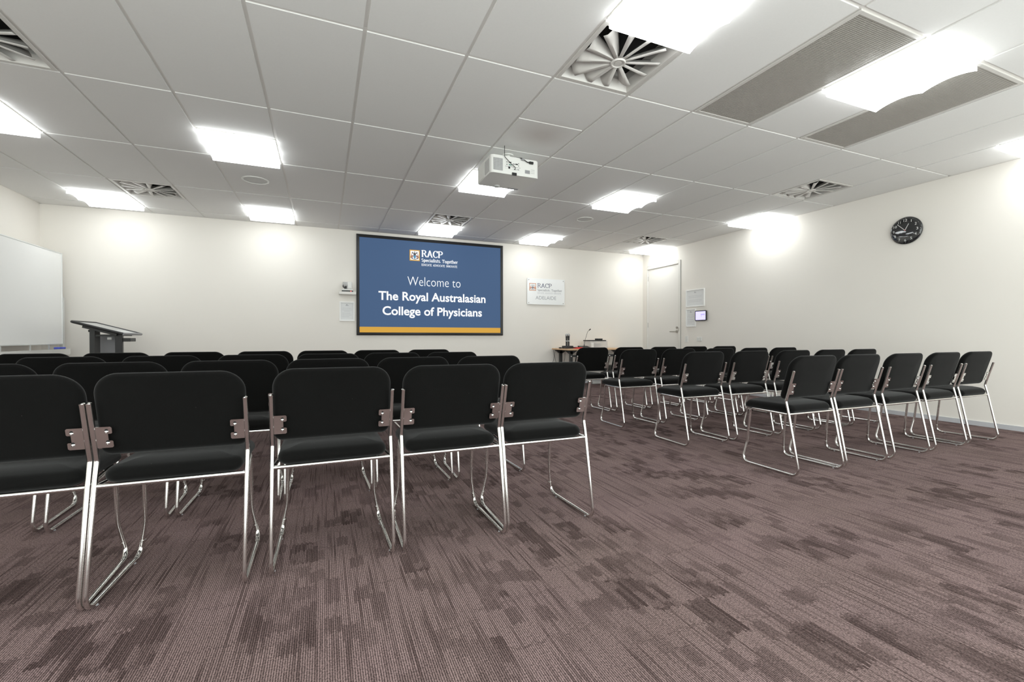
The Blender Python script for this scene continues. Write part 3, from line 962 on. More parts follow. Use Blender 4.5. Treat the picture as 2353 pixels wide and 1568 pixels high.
def crest(parent, x0, x1, z0, z1, y, mats):
    """small coat of arms: framed square, two supporters beside a shield under a crested helm"""
    w_, h_ = x1 - x0, z1 - z0
    P_ = lambda u, v: (x0 + w_ * u, z0 + h_ * v)
    bm = NB(); flatbox(bm, x0, x1, z0, z1, y, y + 0.0006)
    link('crest_border', bm, mats[0], parent)
    bm = NB(); e = 0.085
    flatbox(bm, x0 + w_ * e, x1 - w_ * e, z0 + h_ * e, z1 - h_ * e, y - 0.0008, y)
    cf = link('crest_field', bm, mats[1], parent)
    yy = y - 0.0012
    bm = NB()   # mantling, helm, finial, scroll
    for (u, v, a, c_, r_) in ((.50, .80, .035, .10, 0), (.50, .68, .10, .07, 0), (.50, .58, .13, .09, 0), (.28, .76, .10, .035, .4), (.72, .76, .10, .035, -.4), (.33, .68, .07, .05, -.5), (.67, .68, .07, .05, .5), (.50, .15, .20, .035, 0), (.27, .20, .08, .035, .3), (.73, .20, .08, .035, -.3), (.22, .25, .04, .05, 0), (.78, .25, .04, .05, 0)):
        ell(bm, *P_(u, v), a * w_, c_ * h_, yy, 14, r_); yy -= 1e-5
    link('crest_helm', bm, mats[2], cf)
    bm = NB()   # supporters
    for s in (-1, 1):
        for (u, v, a, c_, r_) in ((.26, .40, .12, .07, .5), (.17, .47, .05, .10, -.3), (.33, .47, .07, .05, -.6), (.20, .62, .04, .05, 0), (.14, .30, .05, .09, .4), (.28, .30, .03, .08, .1)):
            ell(bm, *P_(.5 + s * (.5 - u), v), a * w_, c_ * h_, yy, 14, -s * r_); yy -= 1e-5
    link('crest_supporters', bm, mats[3], cf)
    bm = NB()
    pts = [(.38, .50), (.62, .50), (.62, .32), (.50, .18), (.38, .32)]
    bm.faces.new([bm.verts.new((P_(u, v)[0], yy, P_(u, v)[1])) for u, v in pts])
    sh = link('crest_shield', bm, mats[4], cf)
    bm = NB(); yy -= 2e-4
    flatbox(bm, *[P_(.475, 0)[0], P_(.525, 0)[0]], P_(0, .22)[1], P_(0, .50)[1], yy, yy + 1e-4)
    link('crest_pale', bm, mats[2], cf)


# ------------------------------------------------------------------ projection screen
SX0, SX1, SZ0, SZ1 = 0.494, 3.048, 0.950, 2.598
SY = YF - 0.030
t = thing('projection_screen', 'large black-framed projection screen showing a blue welcome slide on the far wall', 'projection screen', ((SX0 + SX1) / 2, YF, SZ0))
cx = (SX0 + SX1) / 2
fw = 0.046
bm = NB()


def frame_bar(bm, a, c_, z0, z1, y0, y1, prof=0.012):
    box(bm, a, c_, y0, y1, z0, z1)


o_ = [(SX0 - cx, 0), (SX1 - cx, 0), (SX1 - cx, SZ1 - SZ0), (SX0 - cx, SZ1 - SZ0)]
i_ = [(SX0 - cx + fw, fw), (SX1 - cx - fw, fw), (SX1 - cx - fw, SZ1 - SZ0 - fw), (SX0 - cx + fw, SZ1 - SZ0 - fw)]
mid = [((a[0] * .65 + b__[0] * .35), (a[1] * .65 + b__[1] * .35)) for a, b__ in zip(o_, i_)]
lay = [(o_, 0.0), (o_, -0.026), (mid, -0.034), (i_, -0.020), (i_, -0.004)]
V_ = [[bm.verts.new((x, y, z)) for x, z in ps] for ps, y in lay]
for a, c_ in zip(V_[:-1], V_[1:]):
    for k in range(4):
        bm.faces.new((a[k], a[(k + 1) % 4], c_[(k + 1) % 4], c_[k]))
sfr = link('screen_frame', bm, 'black', t)
bm = NB(); flatbox(bm, 1.135, 1.175, 0.010, 0.018, -0.0312, -0.0300)
link('maker_badge', bm, 'ink', sfr)
zb = 1.088 - SZ0
bm = NB(); flatbox(bm, i_[0][0], i_[1][0], zb, SZ1 - SZ0 - fw, -0.010, -0.004)
surf = link('projection_surface', bm, 'scrblue', t)
bm = NB(); flatbox(bm, i_[0][0], i_[1][0], fw, zb, -0.010, -0.004)
link('amber_band', bm, 'scryel', surf)


def wtext(name, parent, fn, s, x0, x1, z0, z1, y, mm, cx_, cz_, **kw):
    bm = NB(); fn(bm, s, x0 - cx_, x1 - cx_, z0 - cz_, z1 - cz_, **kw)
    for v in bm.verts: v.co.y += y
    return link(name, bm, mm, parent)


TY = -0.0112
wtext('welcome_text', surf, text_bm, 'Welcome to', 1.314, 2.244, 1.795, 1.945, TY, 'scrwhite', cx, SZ0, bold=-0.012)
wtext('name_text', surf, text_bm, 'The Royal Australasian', 0.839, 2.713, 1.541, 1.688, TY, 'scrwhite', cx, SZ0, bold=0.022)
wtext('name_text', surf, text_bm, 'College of Physicians', 0.903, 2.644, 1.292, 1.438, TY, 'scrwhite', cx, SZ0, bold=0.022)
wtext('logo_letters', surf, serif_bm, 'RACP', 1.553, 1.930, 2.298, 2.409, TY, 'scrwhite', cx, SZ0, tx=0.20, tz=0.09)
wtext('logo_strapline', surf, serif_bm, 'Specialists. Together', 1.552, 2.195, 2.214, 2.268, TY, 'scrwhite', cx, SZ0, tx=0.17, tz=0.11)
wtext('logo_motto', surf, serif_bm, 'EDUCATE  ADVOCATE  INNOVATE', 1.552, 2.185, 2.144, 2.178, TY, 'scrwhite', cx, SZ0, tx=0.15, tz=0.11)
crest(surf, 1.350 - cx, 1.522 - cx, 2.220 - SZ0, 2.405 - SZ0, -0.0115, ['scryel', 'scrwhite', 'scrdark', 'scrbrown', 'scrcyan'])

# ------------------------------------------------------------------ name sign
t = thing('wall_sign', 'white acrylic wall sign with crest and the word ADELAIDE, right of the screen', 'sign', (3.938, YF, 1.54))
bm = NB(); box(bm, -0.400, 0.400, -0.026, -0.018, 0, 0.493, 0.001, 1)
sg = link('sign_panel', bm, 'acrylic', t)
for x in (-0.370, 0.370):
    for z in (0.03, 0.463):
        bm = NB(); cyl(bm, (x, 0, z), (x, -0.030, z), 0.010, n=16)
        link('standoff', bm, 'steel', t, smooth='auto')
SYY = -0.0268
wtext('sign_letters', sg, serif_bm, 'RACP', 3.750, 4.062, 1.864, 1.941, SYY, 'navy', 3.938, 1.54, tx=0.13)
wtext('sign_strapline', sg, serif_bm, 'Specialists. Together', 3.749, 4.280, 1.798, 1.836, SYY, 'inkdark', 3.938, 1.54, tx=0.13)
wtext('sign_motto', sg, serif_bm, 'EDUCATE  ADVOCATE  INNOVATE', 3.749, 4.262, 1.747, 1.772, SYY, 'ink', 3.938, 1.54, tx=0.11)
wtext('sign_city', sg, text_bm, 'ADELAIDE', 3.713, 4.151, 1.637, 1.700, SYY, 'inkdark', 3.938, 1.54, bold=-0.008)
crest(sg, 3.580 - 3.938, 3.722 - 3.938, 1.800 - 1.54, 1.940 - 1.54, -0.0272, ['orange', 'acrylic', 'ink', 'orange', 'navy'])


# ------------------------------------------------------------------ framed notices
def notice(name, label, w_, h_, loc, rz, lines, land=False):
    t = thing(name, label, 'framed notice', loc, rz, 'white framed notices')
    bm = NB(); b_ = 0.020
    for s in (-1, 1):
        box(bm, min(s * w_ / 2, s * (w_ / 2 - b_)), max(s * w_ / 2, s * (w_ / 2 - b_)), -0.018, 0, 0, h_, 0.002, 1)
    box(bm, -w_ / 2 + b_, w_ / 2 - b_, -0.018, 0, 0, b_, 0.002, 1); box(bm, -w_ / 2 + b_, w_ / 2 - b_, -0.018, 0, h_ - b_, h_, 0.002, 1)
    link('picture_frame', bm, 'frame', t)
    bm = NB(); box(bm, -w_ / 2 + b_, w_ / 2 - b_, -0.007, -0.002, b_, h_ - b_)
    pg = link('notice_sheet', bm, 'paper', t)
    bm = NB()
    flatbox(bm, -0.012, 0.004, h_ - 0.055, h_ - 0.043, -0.0078, -0.0072); flatbox(bm, -0.024, 0.024, h_ - 0.066, h_ - 0.060, -0.0078, -0.0072)
    link('printed_heading', bm, 'inkdark', pg)
    bm = NB()
    for (f0, f1, v) in lines:
        flatbox(bm, (f0 - .5) * (w_ - .06), (f1 - .5) * (w_ - .06), v * h_, v * h_ + 0.0035, -0.0078, -0.0072)
    link('printed_lines', bm, 'ink', pg)
    return t


LP = [(.08, .88, .66), (.05, .95, .57), (.25, .75, .50), (.08, .80, .40), (.08, .90, .31), (.08, .70, .22)]
LLD = [(.08, .92, .62), (.10, .90, .54), (.08, .92, .38), (.10, .90, .30)]
notice('framed_notice', 'small white framed notice on the far wall beneath the camera shelf', 0.232, 0.315, (0.350, YF, 1.176), 0, LP)
notice('framed_notice', 'landscape white framed notice beside the door, above the tablet', 0.446, 0.320, (XR, 6.302, 1.470), -PI / 2, LLD)
notice('framed_notice', 'portrait white framed notice beside the door, partly behind the tablet', 0.240, 0.330, (XR, 6.402, 1.107), -PI / 2, LP)

# ------------------------------------------------------------------ wall tablet, switch, socket
t = thing('wall_tablet', 'dark framed wall tablet with glowing lilac screen beside the door', 'tablet', (XR, 6.139, 1.210), -PI / 2)
bm = NB(); extr(bm, rrect(0.262, 0.184, (.018,) * 4, 5), 0.018, Matrix.Translation((0, -0.024, 0.092)) @ Matrix.Rotation(PI / 2, 4, 'X'))
box(bm, -0.06, 0.06, -0.026, 0, 0.05, 0.13)
link('tablet_case', bm, 'black', t, smooth='auto')
bm = NB(); flatbox(bm, -0.115, 0.115, 0.016, 0.168, -0.0430, -0.0422)
ts = link('tablet_display', bm, 'lcdglow', t)
bm = NB()
for k in range(3): flatbox(bm, 0.012 + k * 0.030, 0.030 + k * 0.030, 0.100, 0.122, -0.0438, -0.0432)
flatbox(bm, 0.016, 0.024, 0.076, 0.092, -0.0438, -0.0432)
link('screen_icons', bm, 'lcdtext', ts)

t = thing('light_switch', 'tall white light switch plate right of the door', 'light switch', (XR, 6.511, 0.826), -PI / 2)
bm = NB(); box(bm, -0.037, 0.037, -0.009, 0, 0, 0.116, 0.003, 2)
link('switch_plate', bm, 'white', t)
for z in (0.034, 0.072):
    bm = NB(); box(bm, -0.006, 0.006, -0.013, -0.009, z, z + 0.014, 0.002, 1)
    link('switch_rocker', bm, 'lightgrey', t)
t = thing('power_socket', 'white double power socket on the right wall beneath the tablet', 'power socket', (XR, 6.203, 0.845), -PI / 2)
bm = NB(); box(bm, -0.058, 0.058, -0.009, 0, 0, 0.074, 0.003, 2)
link('socket_plate', bm, 'white', t)
for x in (-0.028, 0.028):
    bm = NB()
    for (dx, ang) in ((-0.006, 0.5), (0.006, -0.5), (0, 0)):
        box(bm, -0.001, 0.001, -0.0005, 0.0005, -0.004, 0.004, mtx=Matrix.Translation((x + dx, -0.0094, 0.034 if dx else 0.024)) @ Matrix.Rotation(ang, 4, 'Y'))
    link('socket_slots', bm, 'grey', t)
    bm = NB(); box(bm, x - 0.004, x + 0.004, -0.013, -0.009, 0.055, 0.066, 0.001, 1)
    link('switch_rocker', bm, 'lightgrey', t)

# ------------------------------------------------------------------ wall clock
t = thing('wall_clock', 'round black wall clock with white numerals on the right wall', 'clock', (XR, 3.075, 2.150), -PI / 2)
R_ = 0.155
fc = Matrix.Rotation(PI / 2, 4, 'X')     # z axis -> -y (out of the wall)
bm = NB()
lathe(bm, [(0, 0), (R_ - 0.02, 0.0), (R_, 0.010), (R_ + 0.001, 0.022), (R_ - 0.004, 0.028)], 64, fc)
link('clock_case', bm, 'black', t, smooth='auto')
bm = NB()
lathe(bm, [(R_ - 0.004, 0.0279)] + [(R_ * 0.97 * math.cos(a * PI / 180), 0.028 + 0.016 * math.sin(a * PI / 180)) for a in range(9, 90, 9)] + [(0, 0.044)], 64, fc)
face = link('clock_dial', bm, 'clockface', t, smooth='auto')


def dome(r):
    q = min(1.0, r / (R_ * 0.97))
    return 0.028 + 0.016 * math.sqrt(max(0, 1 - q * q)) + 0.0006


CLK = {'1': '1', '2': '2'}
for k in range(1, 13):
    a = math.radians(90 - 30 * k)
    rr = R_ * 0.74
    cx_, cz_ = rr * math.cos(a), rr * math.sin(a)
    wd = 0.017 if k < 10 else 0.034
    if k == 1: wd = 0.005
    if k == 11: wd = 0.024
    bm = NB(); text_bm(bm, str(k), cx_ - wd / 2, cx_ + wd / 2, cz_ - 0.014, cz_ + 0.014)
    for v in bm.verts: v.co.y = -dome(math.hypot(v.co.x, v.co.z))
    link('numeral', bm, 'clockink', t)
bm = NB()
for k in range(60):
    a = 2 * PI * k / 60
    s_ = 0.0022 if k % 5 == 0 else 0.0010
    ell(bm, R_ * 0.915 * math.cos(a), R_ * 0.915 * math.sin(a), s_, s_, -dome(R_ * 0.915) - 0.0005, 8)
link('minute_marks', bm, 'clockink', t)
bm = NB()
for k in range(4): flatbox(bm, -0.013 + k * 0.007, -0.009 + k * 0.007, 0.048, 0.052)
for v in bm.verts: v.co.y = -dome(0.05)
link('dial_print', bm, 'clockink', t)


def hand(name, ang, ln, w_, m_, lift):
    a = math.radians(ang)
    bm = NB()
    R__ = Matrix.Rotation(a, 4, 'Y')
    n_ = 8
    for k in range(n_):
        z0, z1 = ln * k / n_, ln * (k + 1) / n_
        v = [bm.verts.new(R__ @ Vector((x, -(0.0446 + lift), z))) for x, z in ((-w_, z0), (w_, z0), (w_, z1), (-w_, z1))]
        bm.faces.new(v)
    o = link(name, bm, m_, t)
    return o


hand('hour_hand', 27, 0.078, 0.0030, 'clockink', 0.0010)
hand('minute_hand', -43, 0.110, 0.0024, 'clockink', 0.0016)
bm = NB(); cyl(bm, (0, -0.0445, 0), (0, -0.0470, 0), 0.004, n=12)
link('hand_boss', bm, 'red', t)

# ------------------------------------------------------------------ camera shelf and conference camera
t = thing('wall_shelf', 'small white floating shelf left of the projection screen', 'shelf', (0.352, YF, 1.598))
bm = NB(); box(bm, -0.128, 0.128, -0.150, 0, 0, 0.042, 0.002, 1)
link('shelf_board', bm, 'framepaint', t)
t = thing('conference_camera', 'white pan-tilt camera with black lens ring and red light on the little shelf', 'camera', (0.352, YF - 0.085, 1.640))
bm = NB(); box(bm, -0.085, 0.085, -0.055, 0.055, 0, 0.018, 0.002, 1)
cb = link('camera_base', bm, 'black', t)
bm = NB(); cyl(bm, (0.05, -0.057, 0.009), (0.05, -0.054, 0.009), 0.006, n=12)
link('indicator_light', bm, 'led', cb)
bm = NB(); box(bm, -0.080, 0.075, -0.050, 0.05, 0.018, 0.045, 0.010, 3)
link('camera_plinth', bm, 'white', t, smooth='auto')
bm = NB(); box(bm, -0.005, 0.070, -0.045, 0.045, 0.045, 0.165, 0.018, 3)
link('camera_head', bm, 'white', t, smooth='auto')
bm = NB(); cyl(bm, (-0.065, -0.02, 0.118), (0.0, 0.0, 0.118), 0.040, n=24)
link('camera_arm', bm, 'lightgrey', t, smooth='auto')
bm = NB()
tor = Matrix.Translation((-0.040, -0.030, 0.100)) @ Matrix.Rotation(0.5, 4, 'Y') @ Matrix.Rotation(PI / 2, 4, 'X')
tube(bm, [tor @ Vector((0.022 * math.cos(a), 0.038 * math.sin(a), 0)) for a in [2 * PI * k / 24 for k in range(25)]], 0.006, 8)
cyl(bm, (-0.030, -0.03, 0.045), (-0.030, -0.03, 0.075), 0.019, n=16)
link('lens_ring', bm, 'black', t, smooth='auto')

# ------------------------------------------------------------------ mobile whiteboard
BX = -3.10
t = thing('whiteboard', 'large mobile whiteboard on a white stand at the left wall', 'whiteboard', (BX, 6.68, 0))
BY0, BY1, BZ0, BZ1 = -0.92, 0.895, 0.822, 1.990
bm = NB(); box(bm, -0.010, 0.006, BY0 + .012, BY1 - .012, BZ0 + .012, BZ1 - .012)
link('writing_surface', bm, 'board', t)
bm = NB()
for (a, c_, d, e) in ((BY0, BY1, BZ1 - .014, BZ1), (BY0, BY1, BZ0, BZ0 + .014), (BY0, BY0 + .014, BZ0 + .014, BZ1 - .014), (BY1 - .014, BY1, BZ0 + .014, BZ1 - .014)):
    box(bm, -0.014, 0.010, a, c_, d, e, 0.003, 2)
link('board_frame', bm, 'alu', t)
for y in (BY0 - 0.035, BY1 + 0.03):
    bm = NB(); box(bm, -0.03, 0.005, y - 0.022, y + 0.022, 0.06, 1.43, 0.003, 1)
    ps = link('stand_post', bm, 'alu', t)
    bm = NB(); box(bm, -0.26, 0.30, y - 0.022, y + 0.022, 0.055, 0.085, 0.004, 1)
    link('stand_foot', bm, 'alu', t)
    for x in (-0.24, 0.27):
        bm = NB(); cyl(bm, (x, y - 0.012, 0.0275), (x, y + 0.012, 0.0275), 0.0275, n=20); box(bm, x - 0.008, x + 0.008, y - 0.014, y + 0.014, 0.03, 0.058)
        link('castor', bm, 'black', t, smooth='auto')
bm = NB(); box(bm, -0.02, 0.10, BY0 - 0.03, BY1 - 0.06, 0.690, 0.755, 0.003, 1); box(bm, 0.1005, 0.106, BY0 - 0.03, BY1 - 0.06, 0.700, 0.768)
link('pen_tray', bm, 'white', t)
bm = NB()
for y in (-0.30, 0.22, 0.60): box(bm, -0.010, 0.0, y - 0.006, y + 0.006, 0.750, BZ0 + 0.004)
link('tray_bracket', bm, 'alu', t)
bm = NB(); box(bm, -0.025, -0.005, BY0 - 0.03, BY1 + 0.02, 0.20, 0.24, 0.003, 1)
link('cross_rail', bm, 'alu', t)
t = thing('whiteboard_eraser', 'blue whiteboard eraser at the end of the whiteboard tray', 'eraser', (BX + 0.045, 7.41, 0.755))
bm = NB(); box(bm, -0.028, 0.028, -0.08, 0.08, 0.012, 0.036, 0.008, 3)
link('eraser_body', bm, 'blue', t, smooth='auto')
bm = NB(); box(bm, -0.026, 0.026, -0.077, 0.077, 0.0, 0.012)
link('eraser_felt', bm, 'grey', t)

# ------------------------------------------------------------------ lectern
t = thing('lectern', 'black lectern with a sloping grey top by the left far wall', 'lectern', (-2.42, 7.0, 0))
L0, L1 = (-0.245, 1.095), (0.225, 0.955)
ang = math.atan2(L1[1] - L0[1], L1[0] - L0[0])
ln = math.hypot(L1[0] - L0[0], L1[1] - L0[1])
TM = Matrix.Translation((L0[0], 0, L0[1])) @ Matrix.Rotation(-ang, 4, 'Y')
bm = NB(); box(bm, 0.02, ln - 0.02, -0.275, 0.275, -0.010, 0.004, mtx=TM)
tp = link('lectern_top', bm, 'lightgrey', t)
bm = NB()
tube(bm, [TM @ Vector(p) for p in fillet([(ln, -0.29, 0), (0, -0.29, 0), (0, 0.29, 0), (ln, 0.29, 0)], 0.02)], 0.0155, 10)
link('top_edging', bm, 'black', tp, smooth='auto')
bm = NB(); tube(bm, [TM @ Vector((ln, -0.29, 0)), TM @ Vector((ln, 0.29, 0))], 0.0155, 10)
link('lower_edging', bm, 'grey', tp, smooth='auto')
bm = NB(); box(bm, 0.09, ln - 0.07, -0.24, 0.24, -0.045, -0.0105, mtx=TM)
link('top_bracket', bm, 'blackmetal', tp)
bm = NB(); box(bm, ln - 0.14, ln - 0.03, -0.12, 0.15, 0.004, 0.006, mtx=TM)
link('paper_sheet', bm, 'paper', tp)
bm = NB(); box(bm, -0.118, -0.068, -0.20, -0.06, 0.04, 1.030, 0.002, 1)
link('column_panel', bm, 'blackmetal', t)
bm = NB(); box(bm, 0.120, 0.190, -0.20, -0.165, 0.04, 0.960, 0.002, 1)
link('column_panel', bm, 'black', t)
bm = NB(); box(bm, -0.14, 0.055, 0.10, 0.12, 0.04, 0.950)
link('back_panel', bm, 'grey', t)
bm = NB(); box(bm, -0.068, 0.120, -0.185, -0.17, 0.925, 0.945)
link('cross_bar', bm, 'blackmetal', t)
bm = NB(); box(bm, 0.190, 0.265, -0.19, -0.02, 0.862, 0.905, 0.003, 1)
link('side_pocket', bm, 'blackmetal', t)
bm = NB(); cyl(bm, (-0.145, -0.145, 0.990), (-0.118, -0.145, 0.990), 0.013, n=14)
link('height_knob', bm, 'black', t, smooth='auto')
bm = NB(); box(bm, 0.035, 0.075, -0.17, -0.15, 0.885, 0.915, 0.003, 1)
link('cable_clip', bm, 'lightgrey', t)
bm = NB(); box(bm, -0.25, 0.25, -0.26, 0.26, 0, 0.04, 0.008, 2)
link('lectern_base', bm, 'blackmetal', t)

# ------------------------------------------------------------------ presenter's table and its things
TX0, TX1, TY0, TY1, TZ = 4.06, 5.56, 7.09, 7.740, 0.706
t = thing('folding_table', 'beech-topped folding table with black legs against the far wall', 'table', ((TX0 + TX1) / 2, (TY0 + TY1) / 2, 0))
hx, hy_ = (TX1 - TX0) / 2, (TY1 - TY0) / 2
bm = NB(); box(bm, -hx, hx, -hy_, hy_, TZ - 0.026, TZ, 0.002, 1)
link('table_top', bm, 'wood', t)
for s in (-1, 1):
    xx = s * (hx - 0.12)
    bm = NB()
    box(bm, xx - 0.025, xx + 0.025, -0.22, -0.17, 0.03, TZ - 0.05); box(bm, xx - 0.025, xx + 0.025, 0.17, 0.22, 0.03, TZ - 0.05)
    for q in (-0.195, 0.195):
        pass
    lg = link('leg_frame', bm, 'blackmetal', t)
    bm = NB(); box(bm, xx - 0.03, xx + 0.03, -0.28, 0.28, 0, 0.035, 0.006, 2)
    link('table_foot', bm, 'blackmetal', t)
    bm = NB()
    for q in (-0.195, 0.195):
        extr(bm, [(-0.13, 0), (0.13, 0), (0.03, -0.07), (-0.03, -0.07)], 0.05, Matrix.Translation((xx, q + 0.025, TZ - 0.026)) @ Matrix.Rotation(PI / 2, 4, 'X'))
    link('leg_bracket', bm, 'black', t)
    bm = NB(); cyl(bm, (xx - 0.01, -0.222, TZ - 0.14), (xx - 0.01, -0.228, TZ - 0.14), 0.011, n=12)
    link('bolt', bm, 'screw', t)
bm = NB(); box(bm, -hx + 0.12, hx - 0.12, -0.205, -0.185, TZ - 0.155, TZ - 0.115)
link('stretcher', bm, 'blackmetal', t)

t = thing('microphone_dock', 'black microphone charging dock on the left end of the table', 'microphone dock', (4.185, 7.36, TZ))
bm = NB(); box(bm, -0.085, 0.095, -0.06, 0.06, 0, 0.052, 0.008, 3)
link('dock_body', bm, 'black', t, smooth='auto')
for i2, (x, lb) in enumerate(((4.168, 'left-hand black handheld microphone with silver mesh head standing in the dock'), (4.212, 'right-hand black handheld microphone with silver mesh head standing in the dock'))):
    t = thing('handheld_microphone', lb, 'microphone', (x, 7.36, TZ + 0.052), 0, 'handheld microphones in the dock')
    bm = NB(); lathe(bm, [(0, 0), (0.0165, 0), (0.0175, 0.02), (0.0165, 0.10), (0.019, 0.165), (0.020, 0.175), (0, 0.175)], 20)
    link('microphone_handle', bm, 'black', t, smooth='auto')
    bm = NB(); lathe(bm, [(0.019, 0.175), (0.024, 0.188), (0.0245, 0.200), (0.021, 0.214), (0.012, 0.223), (0, 0.226)], 20)
    link('microphone_head', bm, 'mesh', t, smooth='auto')
    bm = NB(); lathe(bm, [(0.0190, 0.085), (0.0190, 0.093)], 20)
    link('microphone_band', bm, 'screw', t)
bm = NB(); box(bm, -0.02, 0.02, -0.025, 0.025, 0, 0.024, 0.005, 2)
o = link('table_adapter', bm, 'black'); o.location = (4.085, 7.45, TZ); tag(o, 'tiny black adapter at the left edge of the table', 'adapter')
bm = NB(); box(bm, -0.09, 0.09, -0.05, 0.05, 0, 0.014, 0.005, 2); box(bm, -0.05, 0.07, -0.035, 0.035, 0.014, 0.026, 0.005, 2)
o = link('red_case', bm, 'red'); o.location = (4.335, 7.20, TZ); tag(o, 'flat red case on the table between the dock and desk microphone', 'case')
bm = NB(); box(bm, -0.04, 0.04, -0.03, 0.03, 0, 0.03, 0.012, 3)
o = link('remote_pouch', bm, 'black'); o.location = (4.335, 7.33, TZ); tag(o, 'small black pouch behind the red case on the table', 'pouch')

t = thing('desk_microphone', 'black gooseneck desk microphone with wedge base on the table', 'microphone', (4.50, 7.27, TZ))
bm = NB()
v = [bm.verts.new(p) for p in [(-.10, -.07, 0), (.11, -.07, 0), (.11, .08, 0), (-.10, .08, 0), (-.10, -.07, .020), (.11, -.07, .014), (.11, .08, .046), (-.10, .08, .052)]]
for f in ((0, 1, 2, 3), (4, 5, 6, 7), (0, 1, 5, 4), (1, 2, 6, 5), (2, 3, 7, 6), (3, 0, 4, 7)): bm.faces.new([v[k] for k in f])
link('microphone_base', bm, 'black', t)
bm = NB(); tube(bm, fillet([(0.02, 0.04, 0.046), (0.028, 0.04, 0.13), (0.085, 0.03, 0.315), (0.125, 0.02, 0.352)], [0, .2, .06, 0]), 0.0035, 8)
cyl(bm, (0.02, 0.04, 0.04), (0.022, 0.04, 0.075), 0.008, n=12)
link('gooseneck', bm, 'cable', t, smooth='auto')
bm = NB(); cyl(bm, (0.115, 0.023, 0.343), (0.143, 0.016, 0.366), 0.010, n=12)
link('microphone_capsule', bm, 'black', t, smooth='auto')

t = thing('storage_box', 'clear plastic storage box of cables on the table', 'storage box', (4.83, 7.42, TZ))
bm = NB()
for (a, c_, d, e) in ((-.19, .19, -.13, -.127), (-.19, .19, .127, .13), (-.19, -.187, -.127, .127), (.187, .19, -.127, .127)):
    box(bm, a, c_, d, e, 0.0, 0.125)
box(bm, -.187, .187, -.127, .127, 0, 0.003)
link('box_body', bm, 'clear', t)
bm = NB(); box(bm, -.20, .20, -.14, .14, 0.125, 0.137, 0.004, 2)
link('box_lid', bm, 'paper', t)
bm = NB(); box(bm, -.17, -.115, -.1312, -.1302, 0.02, 0.105)
link('box_label', bm, 'paper', t)
t = thing('coiled_cable', 'pale grey cables coiled inside the clear storage box', 'cable', (4.83, 7.42, TZ + 0.003))
bm = NB()
tube(bm, [(0.02 + (0.09 + .01 * math.sin(3 * a)) * math.cos(a), 0.07 * math.sin(a), 0.035 + 0.018 * math.sin(1.3 * a) + a * 0.0012) for a in [k * 0.3 for k in range(90)]], 0.0065, 6)
link('cable_coil', bm, 'lightgrey', t, smooth='auto')
t = thing('laptop', 'thin closed black laptop lying on the storage box lid', 'laptop', (4.82, 7.40, TZ + 0.137))
bm = NB(); box(bm, -.195, .165, -.125, .125, 0.0, 0.012, 0.004, 2)
link('laptop_base', bm, 'black', t)
bm = NB(); box(bm, -.195, .165, -.125, .125, 0.0125, 0.020, 0.003, 2)
link('laptop_lid', bm, 'blackmetal', t)
bm = NB(); box(bm, -.065, .065, -.045, .045, 0, 0.030, 0.012, 3)
o = link('black_handset', bm, 'black'); o.location = (4.885, 7.38, TZ + 0.157); tag(o, 'small black handset on top of the laptop', 'handset')

for pts, lb in (([(4.09, 7.751, TZ + 0.004), (4.12, 7.751, .55), (4.05, 7.751, .30), (4.06, 7.75, .006)], 'black cable crossing down at the left end of the table, first of three'),
                ([(4.15, 7.750, TZ + 0.004), (4.12, 7.750, .58), (4.17, 7.750, .36), (4.23, 7.750, .006)], 'black cable crossing behind the left table end to the floor, slanting right'),
                ([(4.36, 7.75, TZ + 0.004), (4.35, 7.75, .50), (4.33, 7.75, .42), (4.36, 7.75, .30), (4.28, 7.75, .006)], 'kinked black cable hanging behind the table, nearest its left leg')):
    bm = NB(); tube(bm, fillet(pts, 0.06), 0.0032, 6)
    tag(link('hanging_cable', bm, 'cable', smooth='auto'), lb, 'cable', 'cables hanging behind the table')

t = thing('floor_speaker', 'black speaker cabinet on the carpet beneath the table', 'speaker', (5.33, 7.56, 0))
bm = NB(); box(bm, -.12, .12, -.14, .14, 0.0, 0.36, 0.008, 2)
link('speaker_cabinet', bm, 'blackmetal', t)
bm = NB(); box(bm, -.105, .105, -.146, -.140, 0.015, 0.345, 0.002, 1)
link('speaker_grille', bm, 'black', t)
t = thing('power_board', 'grey power board on the carpet beneath the table', 'power board', (4.98, 7.58, 0))
bm = NB(); box(bm, -.12, .08, -.03, .03, 0.0, 0.05, 0.006, 2)
link('board_body', bm, 'lightgrey', t)
for k in range(2):
    bm = NB(); box(bm, 0.10 + k * .05, 0.14 + k * .05, -.03, .03, 0.0, 0.06, 0.006, 2)
    link('plug', bm, 'black', t)


# ------------------------------------------------------------------ chairs
RT = 0.0082


def ypost(z):
    if z >= 0.488: return 0.045 + (0.690 - z) * (0.100 - 0.045) / (0.690 - 0.488)
    return 0.079 + (z - 0.400) * (0.100 - 0.079) / (0.488 - 0.400)


